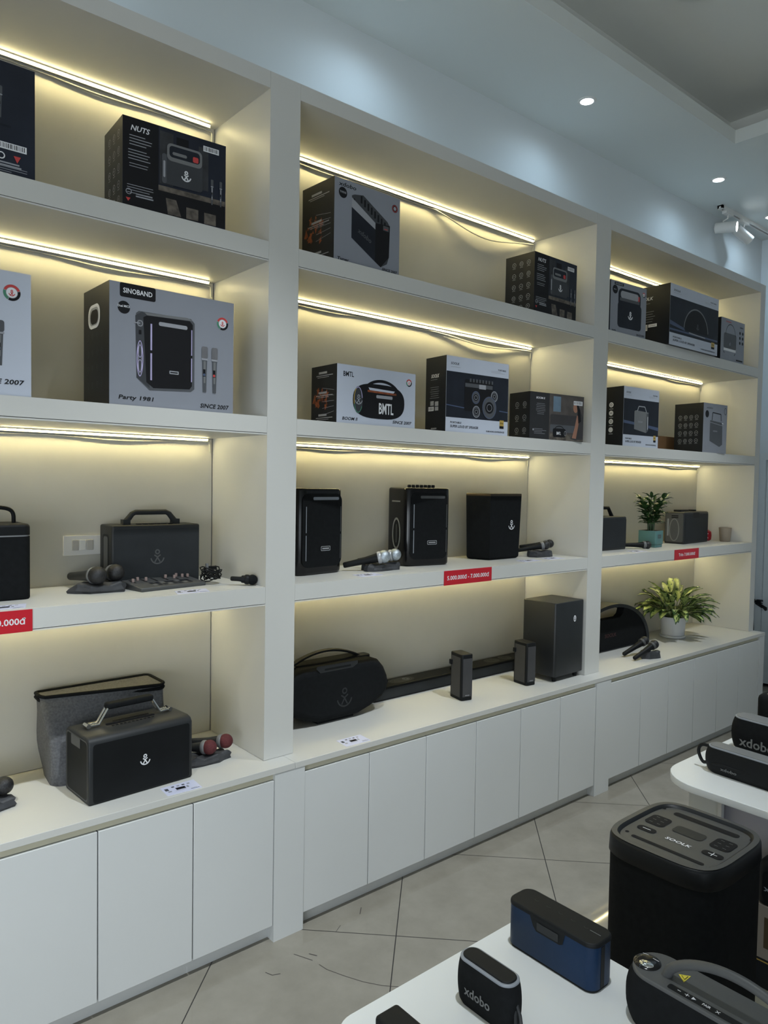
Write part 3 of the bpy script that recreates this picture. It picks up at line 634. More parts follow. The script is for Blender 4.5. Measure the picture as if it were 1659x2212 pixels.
t = carton('widest white-banded box with a half-dome speaker picture on the right top shelf', (2.56, -.02, ZA[1]), .56, .20, .337, -.4, CWHITE, CBLK, soolk_front('dome'), soolk_side2)
def bagbox(a, w, h):
    a.rect(w * .12, h * .30, w * .65, h * .66, PDG, r=.015); a.arc(w * .40, h * .62, w * .20, .004, PK, 0, 180, rv=h * .26); a.rect(w * .13, h * .24, w * .64, h * .30, PW, r=.003); a.line([(w * .12, h * .22), (w * .16, h * .18)], .005, PK); a.line([(w * .62, h * .22), (w * .58, h * .16)], .005, PK); a.text('d', w * .38, h * .42, .02, PG)
    icons(a, [w * .80, w * .92], [h * .74, h * .62, h * .50], .010, PK, True, False); a.text('xdobo', w * .86, h * .88, .012, PKB, w=.045); a.text('SINOBAND', w * .3, h * .93, .009, PR, w=.07); a.rect(w * .66, h * .05, w * .94, h * .085, PK); a.text('ZIP', w * .1, h * .06, .012, PG)
t = carton('small grey box showing a bag-like speaker, rightmost on the right top shelf', (3.238, .013, ZA[1]), .316, .16, .262, -.5, CGREY, CBLK, bagbox)
def whiteicons(a, w, h): icons(a, [w * .12, w * .45], [h * .70, h * .56, h * .42, h * .28], .014, PW, True)
t = carton('white-banded box with a silver handled speaker picture on the right second shelf', (2.204, .029, ZB[1]), .323, .14, .32, -3.6, CWHITE, CBLK, soolk_front('handled'), whiteicons)
def tallbox(a, w, h):
    a.text('xdobo', w * .12, h * .91, .012, PDG, al='l', w=.07, sh=.2); a.disc(w * .15, h * .78, .02, PK, rv=.022); a.arc(w * .92, h * .87, .014, .004, PDG, rv=.02)
    a.poly([(w * .28, h * .66), (w * .80, h * .63), (w * .82, h * .18), (w * .70, h * .13), (w * .28, h * .24)], PDG); a.line([(w * .28, h * .62), (w * .80, h * .57)], .003, PG); a.line([(w * .36, h * .66), (w * .38, h * .82), (w * .73, h * .80), (w * .75, h * .66)], .006, PK); a.text('xdobo', w * .5, h * .45, .010, PG, w=.05)
    a.line([(w * .78, h * .62), (w * .84, h * .61)], .006, PW); a.line([(w * .78, h * .58), (w * .84, h * .57)], .006, PG); a.text('PLUTO', w * .06, h * .05, .012, PG, al='l', w=.05); a.text('SINCE 2007', w * .95, h * .05, .010, PG, al='r', w=.075)
def tallside(a, w, h): icons(a, [w * .2, w * .39, w * .58, w * .77], [h * .72, h * .56, h * .40, h * .24], .011, PG)
t = carton('grey-fronted box with a dark side of ringed icons, right end of the right second shelf', (3.045, .010, ZB[1]), .268, .19, .30, -4, CGREY, CBLK, tallbox, tallside)
mb = MB(); mb.box(0, .25, 0, .1, 0, .105, CBROWN); tag(mb.build('cardboard_box', loc=(2.93, .26, ZB[1]), bev=.001), 'plain brown carton lying behind two dark boxes on the right second shelf', 'box')

# ---------------------------------------------------------------- shelf speakers
def plate(a, u, v, w, h, m=SILV):
    a.rect(u - w / 2, v - h / 2, u + w / 2, v + h / 2, m, r=h * .2); a.rect(u - w / 2 + h * .12, v - h / 2 + h * .12, u + w / 2 - h * .12, v + h / 2 - h * .12, PK, r=h * .15); a.rect(u - w * .36, v - h * .14, u + w * .36, v + h * .14, m)
def strap_arch(mb, x0, x1, z0, h, y, r, m, flat=.18, n=24, fl=1.0):
    pts = []
    for i in range(n + 1):
        q = PI * i / n; cx = math.copysign(abs(math.cos(q)) ** flat, math.cos(q)); sz = abs(math.sin(q)) ** flat
        pts.append(((x0 + x1) / 2 - (x1 - x0) / 2 * cx, y, z0 + h * sz))
    mb.tube(pts, r, m, 10)
# far-left handled speaker (cut by the frame)
t = thing('portable_speaker', 'black speaker with thin loop handle, cut by the left edge on the lowest left shelf', 'speaker', (-1.0, .167, ZC[1]), 0)
mb = MB(); mb.prism(rrect(.304, .15, .02, 6, .152, .075), 0, .186, BLKM, .006, 0); mb.build('body', t)
mb = MB(); mb.prism(rrect(.304, .15, .02, 6, .152, .075), .19, .223, BLK, 0, .01); gp = mb.build('top_panel', t)
mb = MB(); mb.prism(rrect(.300, .146, .02, 6, .152, .075), .186, .190, SILV); mb.build('trim_line', t)
mb = MB(); strap_arch(mb, .03, .274, .215, .055, .075, .006, BLK, .35); mb.build('handle', t)
mb = MB(); mb.xf = FR(0, 0, 0); mb.emblem(.17, .10, .05, SILV); mb.build('emblem', gp)
# big charcoal boombox with arched handle
t = thing('portable_speaker', 'charcoal boxy speaker with a thick arched handle beside the light switch', 'speaker', (-.43, .25, ZC[1]), 0)
mb = MB(); mb.prism(rrect(.312, .115, .010, 5, .156, .0575), .004, .205, CHAR, .004, .006); mb.box(.03, .05, .02, .1, 0, .006, BLK); mb.box(.26, .28, .02, .1, 0, .006, BLK); mb.build('body', t)
mb = MB(); mb.xf = FR(0, -.0005, 0); mb.rect(.006, .008, .306, .192, CHAR2, r=.006); gp = mb.build('grille', t)
mb = MB(); mb.xf = FR(0, -.0012, 0); mb.emblem(.155, .095, .055, GREYP, .08); mb.build('emblem', gp)
mb = MB(); mb.xf = SD(-.0004, .115, 0); mb.poly(rrect(.055, .15, .012, 5, .06, .10), BLK); mb.poly(rrect(.038, .135, .010, 5, .06, .10), GREYP); mb.build('side_radiator', t)
mb = MB()
for i in range(6): mb.box(.10 + .022 * i, .115 + .022 * i, .035, .05, .2045, .2075, BLK)
mb.build('button_row', t)
mb = MB(); mb.xf = TP(0, .055, 0); P = [(.058, 0, .20), (.068, 0, .215), (.088, 0, .240), (.10, 0, .246), (.208, 0, .246), (.220, 0, .240), (.240, 0, .215), (.25, 0, .20)]
mb.tube(P, [.011, .011, .0095, .009, .009, .0095, .011, .011], CHAR, 10)
for x in (.066, .242): mb.box(x - .012, x + .012, -.014, .014, .203, .222, CHAR)
mb.build('handle', t)
# mixer pad
t = thing('sound_mixer', 'flat grey control pad with small faders in front of the charcoal speaker', 'mixer', (-.385, .113, ZC[1]), 9)
mb = MB(); vs = [(0, 0, 0), (.245, 0, 0), (.245, .125, 0), (0, .125, 0), (0, 0, .012), (.245, 0, .012), (.245, .125, .026), (0, .125, .026)]
mb.add(vs, [(3, 2, 1, 0), (4, 5, 6, 7), (0, 1, 5, 4), (1, 2, 6, 5), (2, 3, 7, 6), (3, 0, 4, 7)], GREYP); mb.build('body', t, bev=.003)
mb = MB(); mb.xf = Matrix.Translation((0, 0, .0122)) @ Matrix.Rotation(math.atan2(.014, .125), 4, 'X')
for r_ in range(2):
    for i in range(8): mb.rect(.06 + i * .019, .02 + r_ * .022, .074 + i * .019, .036 + r_ * .022, PKB if (i + r_) % 3 else GREYM, r=.002)
for i in range(6): mb.rect(.02 + i * .04, .07, .024 + i * .04, .115, PK)
mb.build('key_pads', t)
for i, (x, y) in enumerate(((.02, .085), (.045, .10), (.07, .09), (.15, .10), (.175, .085), (.195, .105), (.21, .09), (.228, .085))):
    mb = MB(); z = .012 + y * .112; mb.box(x - .004, x + .004, y - .003, y + .003, z, z + .012, PINK); mb.build('fader_knob', t, bev=.001)
# round-cornered column speakers
def column_speaker(label, loc, rot, w, d, h, side):
    t = thing('party_speaker', label, 'speaker', loc, rot, 'tall glossy column speakers')
    mb = MB(); mb.prism(rrect(w, d, .03 if side else .045, 8, w / 2, d / 2), 0, h, BLKG, .014, .010, 4); mb.build('cabinet', t)
    mb = MB(); mb.xf = FR(0, -.0006, 0); mb.rect(.02, .03, w - .02, h - .02, BLKM, r=.03); gp = mb.build('grille', t)
    mb = MB(); mb.xf = FR(0, -.0012, 0); mb.rect(w * .30, h * .865, w * .85, h * .90, GREYP if side else LGREY, r=.005); mb.build('carry_bar', gp)
    mb = MB(); mb.xf = FR(0, -.0018, 0); plate(mb, w * .57, h * .30, .05, .018); mb.build('name_plate', gp)
    for v0, v1 in ((.17, .46), (.49, .79)):
        mb = MB(); mb.xf = FR(0, -.0018, 0); mb.rect(w * .15, h * v0, w * .15 + .004, h * v1, LGREY); mb.build('light_bar', t)
        mb = MB(); mb.xf = FR(0, -.0018, 0); mb.rect(w * .885, h * v0, w * .885 + .003, h * v1, GREYP); mb.build('light_bar', t)
    return t
g0 = column_speaker('black glossy column speaker half hidden behind the post on the lowest middle shelf', (.238, .163, ZC[1]), 8, .25, .17, .335, False)
g2 = column_speaker('black column speaker with a row of knobs along its top edge', (.81, .190, ZC[1]), -9.5, .235, .17, .341, True)
for i in range(7):
    mb = MB(); mb.lathe([(.008, .34), (.008, .352), (.006, .354)], BLK, 12, .05 + i * .021, .06); mb.build('knob', g2)
mb = MB(); mb.xf = SD(-.0008, .17, 0); mb.arc(.09, .14, .030, .010, GREYM, rv=.065); mb.disc(.09, .14, .022, BLK, rv=.055); mb.line([(.09, .10), (.09, .18)], .006, GREYP); mb.rect(.05, .278, .12, .284, GREYM); mb.build('side_port', g2)
# faceted speaker
t = thing('party_speaker', 'black faceted speaker with a bronze-edged top and white emblem', 'speaker', (1.324, .17, ZC[1]), 0)
P = [(0, 0), (.227, 0), (.262, .09), (.225, .185), (.03, .185), (-.04, .12)]
def tp(x, y, z): k = 1 - .22 * max(0, (.05 - z) / .05) ** 2 * .5; return ((x - .11) * k + .11, (y - .09) * k + .09)
mb = MB(); mb.prism(inset(P, .0), 0, .306, BLKM, .012, 0, 3, taper=tp); mb.build('cabinet', t, ang=25)
mb = MB(); mb.prism(P, .306, .318, M('bronze_trim', (0.06, 0.045, 0.03), 0.3, .6), 0, .003, mtop=GREYP); mb.build('top_rim', t, ang=25)
mb = MB(); mb.xf = FR(0, -.0008, 0); mb.emblem(.155, .165, .05, PW, .08); mb.build('emblem', t)
# lowest right shelf speakers
t = thing('portable_speaker', 'dark speaker with an angular handle partly hidden behind the right post', 'speaker', (2.205, .177, ZC[1]), 0)
mb = MB(); mb.prism(rrect(.312, .12, .018, 5, .156, .06), 0, .19, CHAR, .006, .010); mb.build('body', t)
mb = MB(); mb.xf = FR(0, -.0006, 0); mb.rect(.012, .012, .30, .178, CHAR2, r=.01); gp = mb.build('grille', t)
mb = MB(); mb.tube([(.06, .06, .185), (.09, .06, .238), (.205, .06, .238), (.245, .06, .185)], [.012, .010, .010, .012], BLK); mb.build('handle', t)
t = thing('portable_speaker', 'grey-sided boxy speaker right of the teal pot', 'speaker', (3.17, .172, ZC[1]), 5)
mb = MB(); mb.prism(rrect(.39, .13, .012, 5, .195, .065), 0, .205, CHAR, .006, .012); mb.build('body', t)
mb = MB(); mb.xf = FR(0, -.0006, 0); mb.rect(.012, .012, .38, .19, CHAR2, r=.01); gp = mb.build('grille', t)
mb = MB(); mb.xf = SD(-.0008, .13, 0); mb.rect(.008, .012, .122, .196, GREYP, r=.01); mb.arc(.065, .09, .030, .006, GREYM, rv=.07); mb.rect(.02, .16, .03, .05, LGREY, t=.0015); mb.rect(.046, .165, .09, .172, PK); mb.rect(.046, .176, .09, .183, PK); mb.build('side_panel', t)
mb = MB(); mb.prism(rrect(.15, .05, .02, 5, .10, .065), .205, .218, BLK, 0, .004); mb.prism(rrect(.05, .05, .02, 5, .27, .065), .205, .216, BLK, 0, .004); mb.xf = FR(0, -.001, 0); mb.rect(.13, .165, .23, .20, BLK, r=.006); mb.build('top_buttons', t)
# half-dome speaker on the counter
t = thing('dome_speaker', 'large black half-dome speaker with an arched grip beside the right post on the counter', 'speaker', (2.50, .235, Z0), 0)
N_ = 40; out = [(.40 * math.cos(PI * i / N_), .27 * math.sin(PI * i / N_) ** .9) for i in range(N_ + 1)]
mb = MB(); mb.xf = FR(0, .11, 0); A = [(x, max(.004, z)) for x, z in out]
inn = [(x * .93, max(.006, z * .93)) for x, z in out]
n = len(A); vs = []
for pp, tt in ((A, 0), (A, .11), (inn, .11), (inn, 0)): vs += [(x, z, tt) for x, z in pp]
fs = [(r_ * n + i, r_ * n + (i + 1) % n, ((r_ + 1) % 4) * n + (i + 1) % n, ((r_ + 1) % 4) * n + i) for r_ in range(4) for i in range(n)]
mb.add(vs, fs, CHAR); mb.build('shell', t)
bp = [q for q in inn if q[0] > .10] + [(.10, .203), (.07, .186), (-.14, .186), (-.17, .203)] + [q for q in inn if q[0] < -.17]
mb = MB(); mb.xf = FR(0, .106, 0); mb.prism(bp, .055, .100, BLKM); gp = mb.build('body', t)
mb = MB(); mb.xf = FR(0, .0055, 0); mb.text('SOOLK', -.02, .09, .022, M('faint_red_mark', (0.04, 0.006, 0.006), .6), w=.12, t=.0004); mb.build('logo', gp)
# barrel boombox on the middle counter
t = thing('boombox', 'black barrel-shaped boombox with a long strap handle on the middle counter', 'speaker', (.455, .17, Z0), 0)
out = [(-.10, .012), (.10, .012), (.16, .03), (.225, .058), (.252, .085), (.262, .115), (.255, .15), (.235, .19), (.205, .222), (.17, .232), (-.17, .232), (-.205, .222), (-.235, .19), (-.255, .15), (-.262, .115), (-.252, .085), (-.225, .058), (-.16, .03)]
mb = MB(); mb.xf = FR(0, .16, 0); mb.prism(out, 0, .16, BLKM, .02, .028, 5); mb.build('body', t, ang=60)
mb = MB(); mb.xf = FR(0, 0, 0); mb.emblem(.02, .095, .085, CHAR, .07); mb.build('emblem', t)
mb = MB(); mb.xf = FR(0, .012, 0); mb.poly([(-.12, .232), (-.10, .212), (.06, .212), (.085, .225), (.085, .238), (-.115, .24)], CHAR, t=.012); mb.rect(-.08, .219, .05, .227, BLK, t=.0125); mb.build('control_strip', t)
mb = MB(); P = []
for i in range(25):
    q = i / 24; P.append((-.20 + .36 * q, .08, .225 + .052 * math.sin(PI * q) ** .75))
for dy in (-.008, 0, .008): mb.tube([(a, b + dy, c_) for a, b, c_ in P], .0055, BLK, 8)
for x in (-.205, .165): mb.prism(rrect(.07, .05, .015, 4, x, .08), .22, .238, BLK, 0, .006)
mb.build('handle', t)
for sx in (-1, 1):
    mb = MB(); mb.tube([(sx * .262, .03, .115), (sx * .268, .08, .115), (sx * .262, .13, .115)], .012, BLKG, 10); mb.build('end_cap', t)
mb = MB(); mb.box(-.09, .09, .03, .13, 0, .014, BLK); mb.build('foot', t, bev=.002)
# soundbar
t = thing('soundbar', 'long low black soundbar lying along the back of the middle counter', 'soundbar', (.72, .279, Z0), 0)
mb = MB(); mb.prism(rrect(1.10, .10, .008, 4, .55, .05), .003, .060, BLK, .003, .006); mb.box(.05, .15, .02, .08, 0, .004, BLK); mb.box(.95, 1.05, .02, .08, 0, .004, BLK); mb.build('body', t)
mb = MB(); mb.xf = FR(0, -.0008, 0); mb.rect(.01, .008, 1.09, .05, CHAR2, r=.004); gp = mb.build('grille', t)
for x, r_ in ((.20, .075), (.82, .05), (.92, .04)):
    mb = MB(); mb.xf = TP(0, 0, .0602); mb.disc(x, .05, r_, CHAR, rv=.036); mb.arc(x, .05, r_ * .8, .002, GREYP, rv=.028); mb.arc(x, .05, r_ * .5, .002, GREYP, rv=.018)
    if x < .3: mb.arc(x + .03, .052, .016, .003, LGREY); mb.arc(x + .03, .052, .009, .003, LGREY)
    mb.build('up_firing_grille', t)
mb = MB(); mb.prism(rrect(.13, .036, .012, 5, 0, 0), 0, .012, BLK, .002, .004); mb.xf = TP(0, 0, .012); mb.arc(.02, 0, .010, .0015, GREYM); mb.disc(-.035, 0, .003, GREYM)
tag(mb.build('remote_control', loc=(1.30, .322, Z0 + .0605), rot=(0, 0, R_(4))), 'small black remote control lying on the soundbar', 'remote control')
# satellites and subwoofer
def satellite(label, loc, rot):
    t = thing('satellite_speaker', label, 'speaker', loc, rot, 'small upright satellite speakers')
    mb = MB(); mb.prism(rrect(.060, .095, .010, 5, .03, .0475), 0, .206, BLK, .004, .004); mb.build('cabinet', t)
    mb = MB(); mb.xf = FR(0, -.0007, 0); mb.rect(.005, .018, .055, .188, GREYG, r=.001); gp = mb.build('front_grille', t)
    mb = MB(); mb.xf = SD(-.0007, .095, 0); mb.rect(.012, .014, .083, .192, GREYG, r=.001); gp = mb.build('side_grille', t)
    mb = MB(); mb.xf = FR(0, -.0014, 0); mb.text('SOOLK', .03, .024, .005, SILV, w=.022); mb.build('logo', gp)
    mb = MB(); mb.box(-.010, 0, .075, .09, .15, .172, BLK); mb.build('wall_bracket', t, bev=.002)
    return t
GREYG = M('grey_cloth_grille', (0.045, 0.045, 0.047), 0.8, var=0.1, bump=.4, bscale=1200)
s1 = satellite('small upright grey speaker standing alone in the middle of the counter', (1.046, .068, Z0), -12)
s2 = satellite('small upright grey speaker standing just left of the black subwoofer', (1.473, .050, Z0), -8)
t = thing('subwoofer', 'tall black subwoofer on short feet against the right post', 'speaker', (1.627, .003, Z0), 1)
mb = MB(); mb.prism(rrect(.238, .20, .012, 5, .119, .10), .026, .388, M('black_vinyl_wrap', (0.014, 0.016, 0.018), 0.42, var=.1, bump=.2, bscale=500), .003, .004); mb.build('cabinet', t)
for x, y in ((.03, .025), (.205, .025), (.03, .175), (.205, .175)):
    mb = MB(); mb.lathe([(.010, 0), (.014, .026)], BLK, 14, x, y); mb.build('foot', t)
mb = MB(); mb.xf = FR(0, -.0006, 0); mb.disc(.158, .30, .011, PW, rv=.016); mb.emblem(.158, .30, .020, PK, .1); mb.build('emblem', t)

# ---------------------------------------------------------------- left counter: bag and chrome-handled speaker
t = thing('fabric_case', 'grey fabric case with a black zipped rim standing behind the chrome-handled speaker', 'bag', (-.45, .28, Z0), 0)
mb = MB(); nz_ = 9; n = 32; vs = []
for l in range(nz_ + 1):
    q = l / nz_; w_ = .345 + .03 * q + .012 * math.sin(q * PI); d_ = .155 + .0 * q
    for x, y in rrect(w_, d_, .035 - .02 * q, 7, 0, 0):
        vs.append((x + .004 * math.sin(q * 7 + y * 30), (y - .075) * (1 - .55 * q ** 3 * max(0, -x / .19)) + .075 + .005 * math.sin(q * 5 + x * 20), q * (.268 - .030 * math.cos(x * 8.5) * (y < 0) - .004 * (y > 0)) ))
fs = [(l * n + i, l * n + (i + 1) % n, (l + 1) * n + (i + 1) % n, (l + 1) * n + i) for l in range(nz_) for i in range(n)]; fs.append(tuple(range(n - 1, -1, -1)))
top = vs[-n:]; mb.add(vs, fs, BAGM); mb.build('case_body', t, ang=80)
mb = MB(); cc = Vector((0, 0, sum(p[2] for p in top) / n - .008)); vv = list(top) + [tuple(Vector(p) * .55 + cc * .45) for p in top] + [tuple(cc)]
mb.add(vv, [(i, (i + 1) % n, n + (i + 1) % n, n + i) for i in range(n)] + [(n + i, n + (i + 1) % n, 2 * n) for i in range(n)], BAGM); mb.build('lid', t, ang=80)
mb = MB(); mb.tube([Vector(p) + Vector((0, 0, .0)) for p in top], .006, BLKM, 8, closed=True); mb.tube([Vector(p) * 1.0 + Vector((0, 0, -.012)) for p in top], .006, BLKM, 8, closed=True); mb.build('zipped_rim', t)
t = thing('portable_speaker', 'black speaker with a chrome-ended carry handle and white emblem on the left counter', 'speaker', (-.584, .003, Z0), 3.5)
out = [(0, .006), (.006, 0), (.176, 0), (.182, .006), (.182, .175), (.176, .19), (.163, .197), (.03, .20), (.012, .195), (.003, .183)]
mb = MB(); mb.xf = Matrix(((0, 0, 1, 0), (1, 0, 0, 0), (0, 1, 0, 0), (0, 0, 0, 1)))
mb.prism(out, 0, .334, CHAR, .005, .005, 3); mb.build('body', t, ang=50)
mb = MB(); mb.xf = FR(0, -.0004, 0); mb.rect(.012, .006, .322, .18, BLK, r=.008); gp = mb.build('front_grille', t)
mb = MB(); mb.xf = FR(0, -.0012, 0); mb.emblem(.172, .098, .036, PW, .1); mb.build('emblem', gp)
mb = MB(); mb.xf = SD(-.0005, .182, 0); mb.rect(.01, .008, .172, .188, GREYP, r=.014); mb.rect(.014, .012, .168, .184, BLK, r=.012); gp = mb.build('side_grille', t)
mb = MB(); mb.xf = SD(-.0016, .182, 0); mb.rect(.05, .155, .12, .186, GREYP, r=.004); mb.build('socket_cover', gp)
mb = MB(); mb.xf = TP(0, 0, .1995)
for i in range(11): mb.rect(.10 + i * .013, .072, .108 + i * .013, .080, BLKG, t=.0006)
mb.rect(.09, .09, .25, .105, BLKG, r=.006, t=.0006); mb.rect(.12, .115, .24, .121, BLKG, t=.0006); mb.build('control_panel', t)
for x0, sg in ((.045, 1), (.289, -1)):
    mb = MB()
    for dy in (-.009, .009): mb.tube([(x0 - sg * .012, .10 + dy, .208), (x0 + sg * .022, .10 + dy, .208), (x0 + sg * .05, .10 + dy, .252), (x0 + sg * .062, .10 + dy, .258)], .0042, CHROME, 8)
    mb.tube([(x0 - sg * .012, .085, .208), (x0 - sg * .012, .115, .208)], .007, CHROME, 10); mb.build('handle_bracket', t, label='chrome handle bracket')
mb = MB(); mb.prism(rrect(.155, .034, .012, 5, .167, .10), .248, .266, BLKM, .006, .006); mb.build('handle_grip', t)

# ---------------------------------------------------------------- microphones and rock stands
def rock(label, loc, w, d, h, rot=0, seed=1, color=ROCK):
    r = random.Random(seed); mb = MB(); n = 14; lv = [0, .3, .62, .9, 1.0]; vs = []
    prof = [r.uniform(.82, 1.1) for _ in range(n)]; hp = [r.uniform(.62, 1.0) for _ in range(n)]
    for l, q in enumerate(lv):
        k = (1, 1.04, 1.0, .95, .84)[l]
        for i in range(n):
            a = 2 * PI * i / n; rr = prof[i] * k * r.uniform(.93, 1.07)
            vs.append((w / 2 * rr * math.copysign(abs(math.cos(a)) ** .7, math.cos(a)), d / 2 * rr * math.copysign(abs(math.sin(a)) ** .7, math.sin(a)), q * h * hp[i] if l else 0))
    fs = [(l * n + i, l * n + (i + 1) % n, (l + 1) * n + (i + 1) % n, (l + 1) * n + i) for l in range(4) for i in range(n)]
    vs.append((0, 0, h * .8)); fs += [(4 * n + i, 4 * n + (i + 1) % n, len(vs) - 1) for i in range(n)]; fs.append(tuple(range(n - 1, -1, -1)))
    mb.add(vs, fs, color); o = mb.build('microphone_stand', loc=loc, rot=(0, 0, R_(rot)), ang=12); return tag(o, label, 'microphone stand', 'rock-shaped microphone stands')
def mic(label, tail, head, hm, bm=BLK, r=.025, ring=GREYM, L=None, group='microphones'):
    a = Vector(tail); b = Vector(head); dv = b - a; Ln = dv.length; q = dv.to_track_quat('Z', 'Y')
    t = thing('microphone', label, 'microphone', a, 0, group); t.rotation_mode = 'XYZ'; t.rotation_euler = q.to_euler()
    mb = MB(); k = r / .025; mb.lathe([(.008 * k, 0), (.011 * k, .004), (.0115 * k, .03), (.0135 * k, Ln * .55), (.017 * k, Ln - .035), (.019 * k, Ln - .022)], bm, 18); mb.build('handle', t)
    mb = MB(); mb.lathe([(.021 * k, Ln - .024), (.0235 * k, Ln - .02), (.0235 * k, Ln - .012), (.021 * k, Ln - .008)], ring, 20); mb.build('collar', t)
    mb = MB(); mb.lathe([(r * math.sin(x) * .98 + .0001, Ln + r * .1 - r * math.cos(x)) for x in [PI * (.17 + .83 * i / 12) for i in range(13)]], hm, 22); gp = mb.build('grille', t)
    return t
# left lowest shelf, clear-headed pair
rock('rough black stand holding two clear-headed microphones left of the grey mixer', (-.487, .20, ZC[1]), .17, .075, .036, -8, 3)
mic('left microphone with a smoky see-through head on the stand by the light switch', (-.525, .365, ZC[1] + .034), (-.503, .175, ZC[1] + .056), BLKMESH, CHAR, .029)
mic('right microphone with a speckled dark head on the stand by the light switch', (-.455, .37, ZC[1] + .038), (-.437, .20, ZC[1] + .058), BLKMESH, CHAR, .028)
# right end of left lowest shelf
mic('small black microphone lying beside tangled cables at the end of the left shelf', (-.078, .10, ZC[1] + .024), (-.018, .06, ZC[1] + .020), BLKM, BLK, .018, BLK)
r = random.Random(4); mb = MB()
for k_ in range(4):
    P = []; ph = r.uniform(0, 6)
    for i in range(26):
        a = i * .5 + ph; P.append((.028 * math.cos(a) * (1 + .4 * math.sin(i * .7 + k_)), .03 * math.sin(a), .012 + .022 * (1 + math.sin(a * 1.3 + k_)) * .8 + .004 * k_))
    mb.tube(P, .0022, BLK, 6)
mb.tube([(-.02, 0, .01), (-.06, .05, .004), (-.11, .03, .004), (-.15, .05, .004), (-.19, .045, .006)], .0025, BLK, 6)
mb.tube([(-.02, .01, .006), (-.07, .02, .003), (-.10, .06, .003), (-.05, .055, .003), (-.03, .02, .003)], .0022, BLK, 6)
mb.box(-.012, .016, -.01, .01, .05, .062, BLK); mb.box(-.02, -.012, -.004, .004, .05, .072, GREYM)
tag(mb.build('cable_bundle', loc=(-.115, .17, ZC[1])), 'tangled black cables right of the grey mixer on the left shelf', 'cable')
# left counter
rock('flat dark stand holding two red-headed microphones on the left counter', (-.155, .12, Z0), .165, .085, .034, 2, 8)
mic('front microphone with a dark red foam head beside the chrome-handled speaker', (-.235, .215, Z0 + .036), (-.152, .105, Z0 + .052), REDFOAM, CHAR, .025)
mic('back microphone with a dark red foam head beside the chrome-handled speaker', (-.165, .225, Z0 + .040), (-.083, .12, Z0 + .054), REDFOAM, CHAR, .025)
rock('dark stand cut by the left edge of the photo on the left counter', (-.83, .165, Z0), .17, .09, .036, 0, 11)
mic('black mesh-headed microphone cut by the left edge on the left counter', (-.87, .29, Z0 + .04), (-.775, .165, Z0 + .060), BLKMESH, CHAR, .026)
# middle lowest shelf
rock('black rock-like stand under two silver-headed microphones', (.655, .165, ZC[1]), .19, .08, .034, 0, 5)
mic('left silver-headed microphone in front of the knobbed column speaker', (.50, .225, ZC[1] + .022), (.628, .125, ZC[1] + .060), STEEL, BLK, .027, SILV)
mic('right silver-headed microphone in front of the knobbed column speaker', (.60, .26, ZC[1] + .030), (.705, .145, ZC[1] + .062), STEEL, BLK, .026, SILV)
rock('black stand with two dark microphones right of the faceted speaker', (1.705, .17, ZC[1]), .15, .08, .036, -4, 6)
mic('left dark microphone on the stand right of the faceted speaker', (1.60, .235, ZC[1] + .030), (1.722, .15, ZC[1] + .058), BLKMESH, BLK, .022)
mic('right dark microphone on the stand right of the faceted speaker', (1.69, .29, ZC[1] + .040), (1.80, .185, ZC[1] + .060), BLKMESH, BLK, .022)
# right lowest shelf, lying microphone
mic('black microphone lying flat in front of the teal pot', (2.54, .215, ZC[1] + .020), (2.655, .13, ZC[1] + .022), BLKMESH, BLK, .024)
# right counter
rock('dark slanted stand under two black microphones in front of the dome speaker', (2.505, .005, Z0), .13, .07, .045, -25, 13)
mic('left black microphone propped before the dome speaker', (2.39, .10, Z0 + .016), (2.53, .055, Z0 + .082), BLKMESH, BLK, .026, GREYP)
mic('right black microphone propped before the dome speaker', (2.36, .015, Z0 + .014), (2.52, -.01, Z0 + .075), BLKMESH, BLK, .026, GREYP)

# ---------------------------------------------------------------- cards, price tags, switch
def card(label, p, seed):
    a, b, c_, d_ = [Vector(q) for q in p]; t = thing('info_card', label, 'card', (a.x, a.y, a.z), 0, 'small printed info cards')
    mb = MB(); q = [v - a for v in (a, b, c_, d_)]; up = Vector((0, 0, .0008))
    mb.add([tuple(v) for v in q] + [tuple(v + up) for v in q], [(3, 2, 1, 0), (4, 5, 6, 7), (0, 1, 5, 4), (1, 2, 6, 5), (2, 3, 7, 6), (3, 0, 4, 7)] , PAPER); mb.build('paper', t)
    mb = MB(); e1 = q[1]; e2 = q[3]
    def R(u0, v0, u1, v1, m, k=1): mb.add([tuple(e1 * u + e2 * v + up * (1 + .3 * k)) for u, v in ((u0, v1), (u1, v1), (u1, v0), (u0, v0))], [(0, 1, 2, 3)], m)
    R(.35, .38, .62, .62, PK); R(.06, .5, .16, .75, PDG); R(.1, .3, .2, .42, PG); R(.66, .4, .72, .6, PG)
    for i in range(4): R(.28 + .15 * i, .74, .36 + .15 * i, .86, PG if i % 2 else PDG)
    R(.7, .1, .95, .14, PB); R(.72, .2, .9, .23, PG); R(.3, .28, .6, .31, PG); mb.build('print', t)
card('info card lying in front of the chrome-handled speaker', ((-.374, -.066, Z0), (-.262, -.070, Z0), (-.258, .002, Z0), (-.370, .000, Z0)), 1)
card('info card lying in front of the barrel-shaped boombox', ((.308, -.064, Z0), (.420, -.067, Z0), (.426, .006, Z0), (.314, .006, Z0)), 2)
card('info card beneath the front edge of the grey mixer', ((-.31, .012, ZC[1]), (-.20, .012, ZC[1]), (-.18, .080, ZC[1]), (-.29, .080, ZC[1])), 3)
card('info card cut by the left edge on the lowest left shelf', ((-.86, .02, ZC[1]), (-.75, .02, ZC[1]), (-.73, .09, ZC[1]), (-.84, .09, ZC[1])), 3)
card('info card in front of the silver-headed microphones', ((.44, .03, ZC[1]), (.55, .03, ZC[1]), (.56, .10, ZC[1]), (.45, .10, ZC[1])), 3)
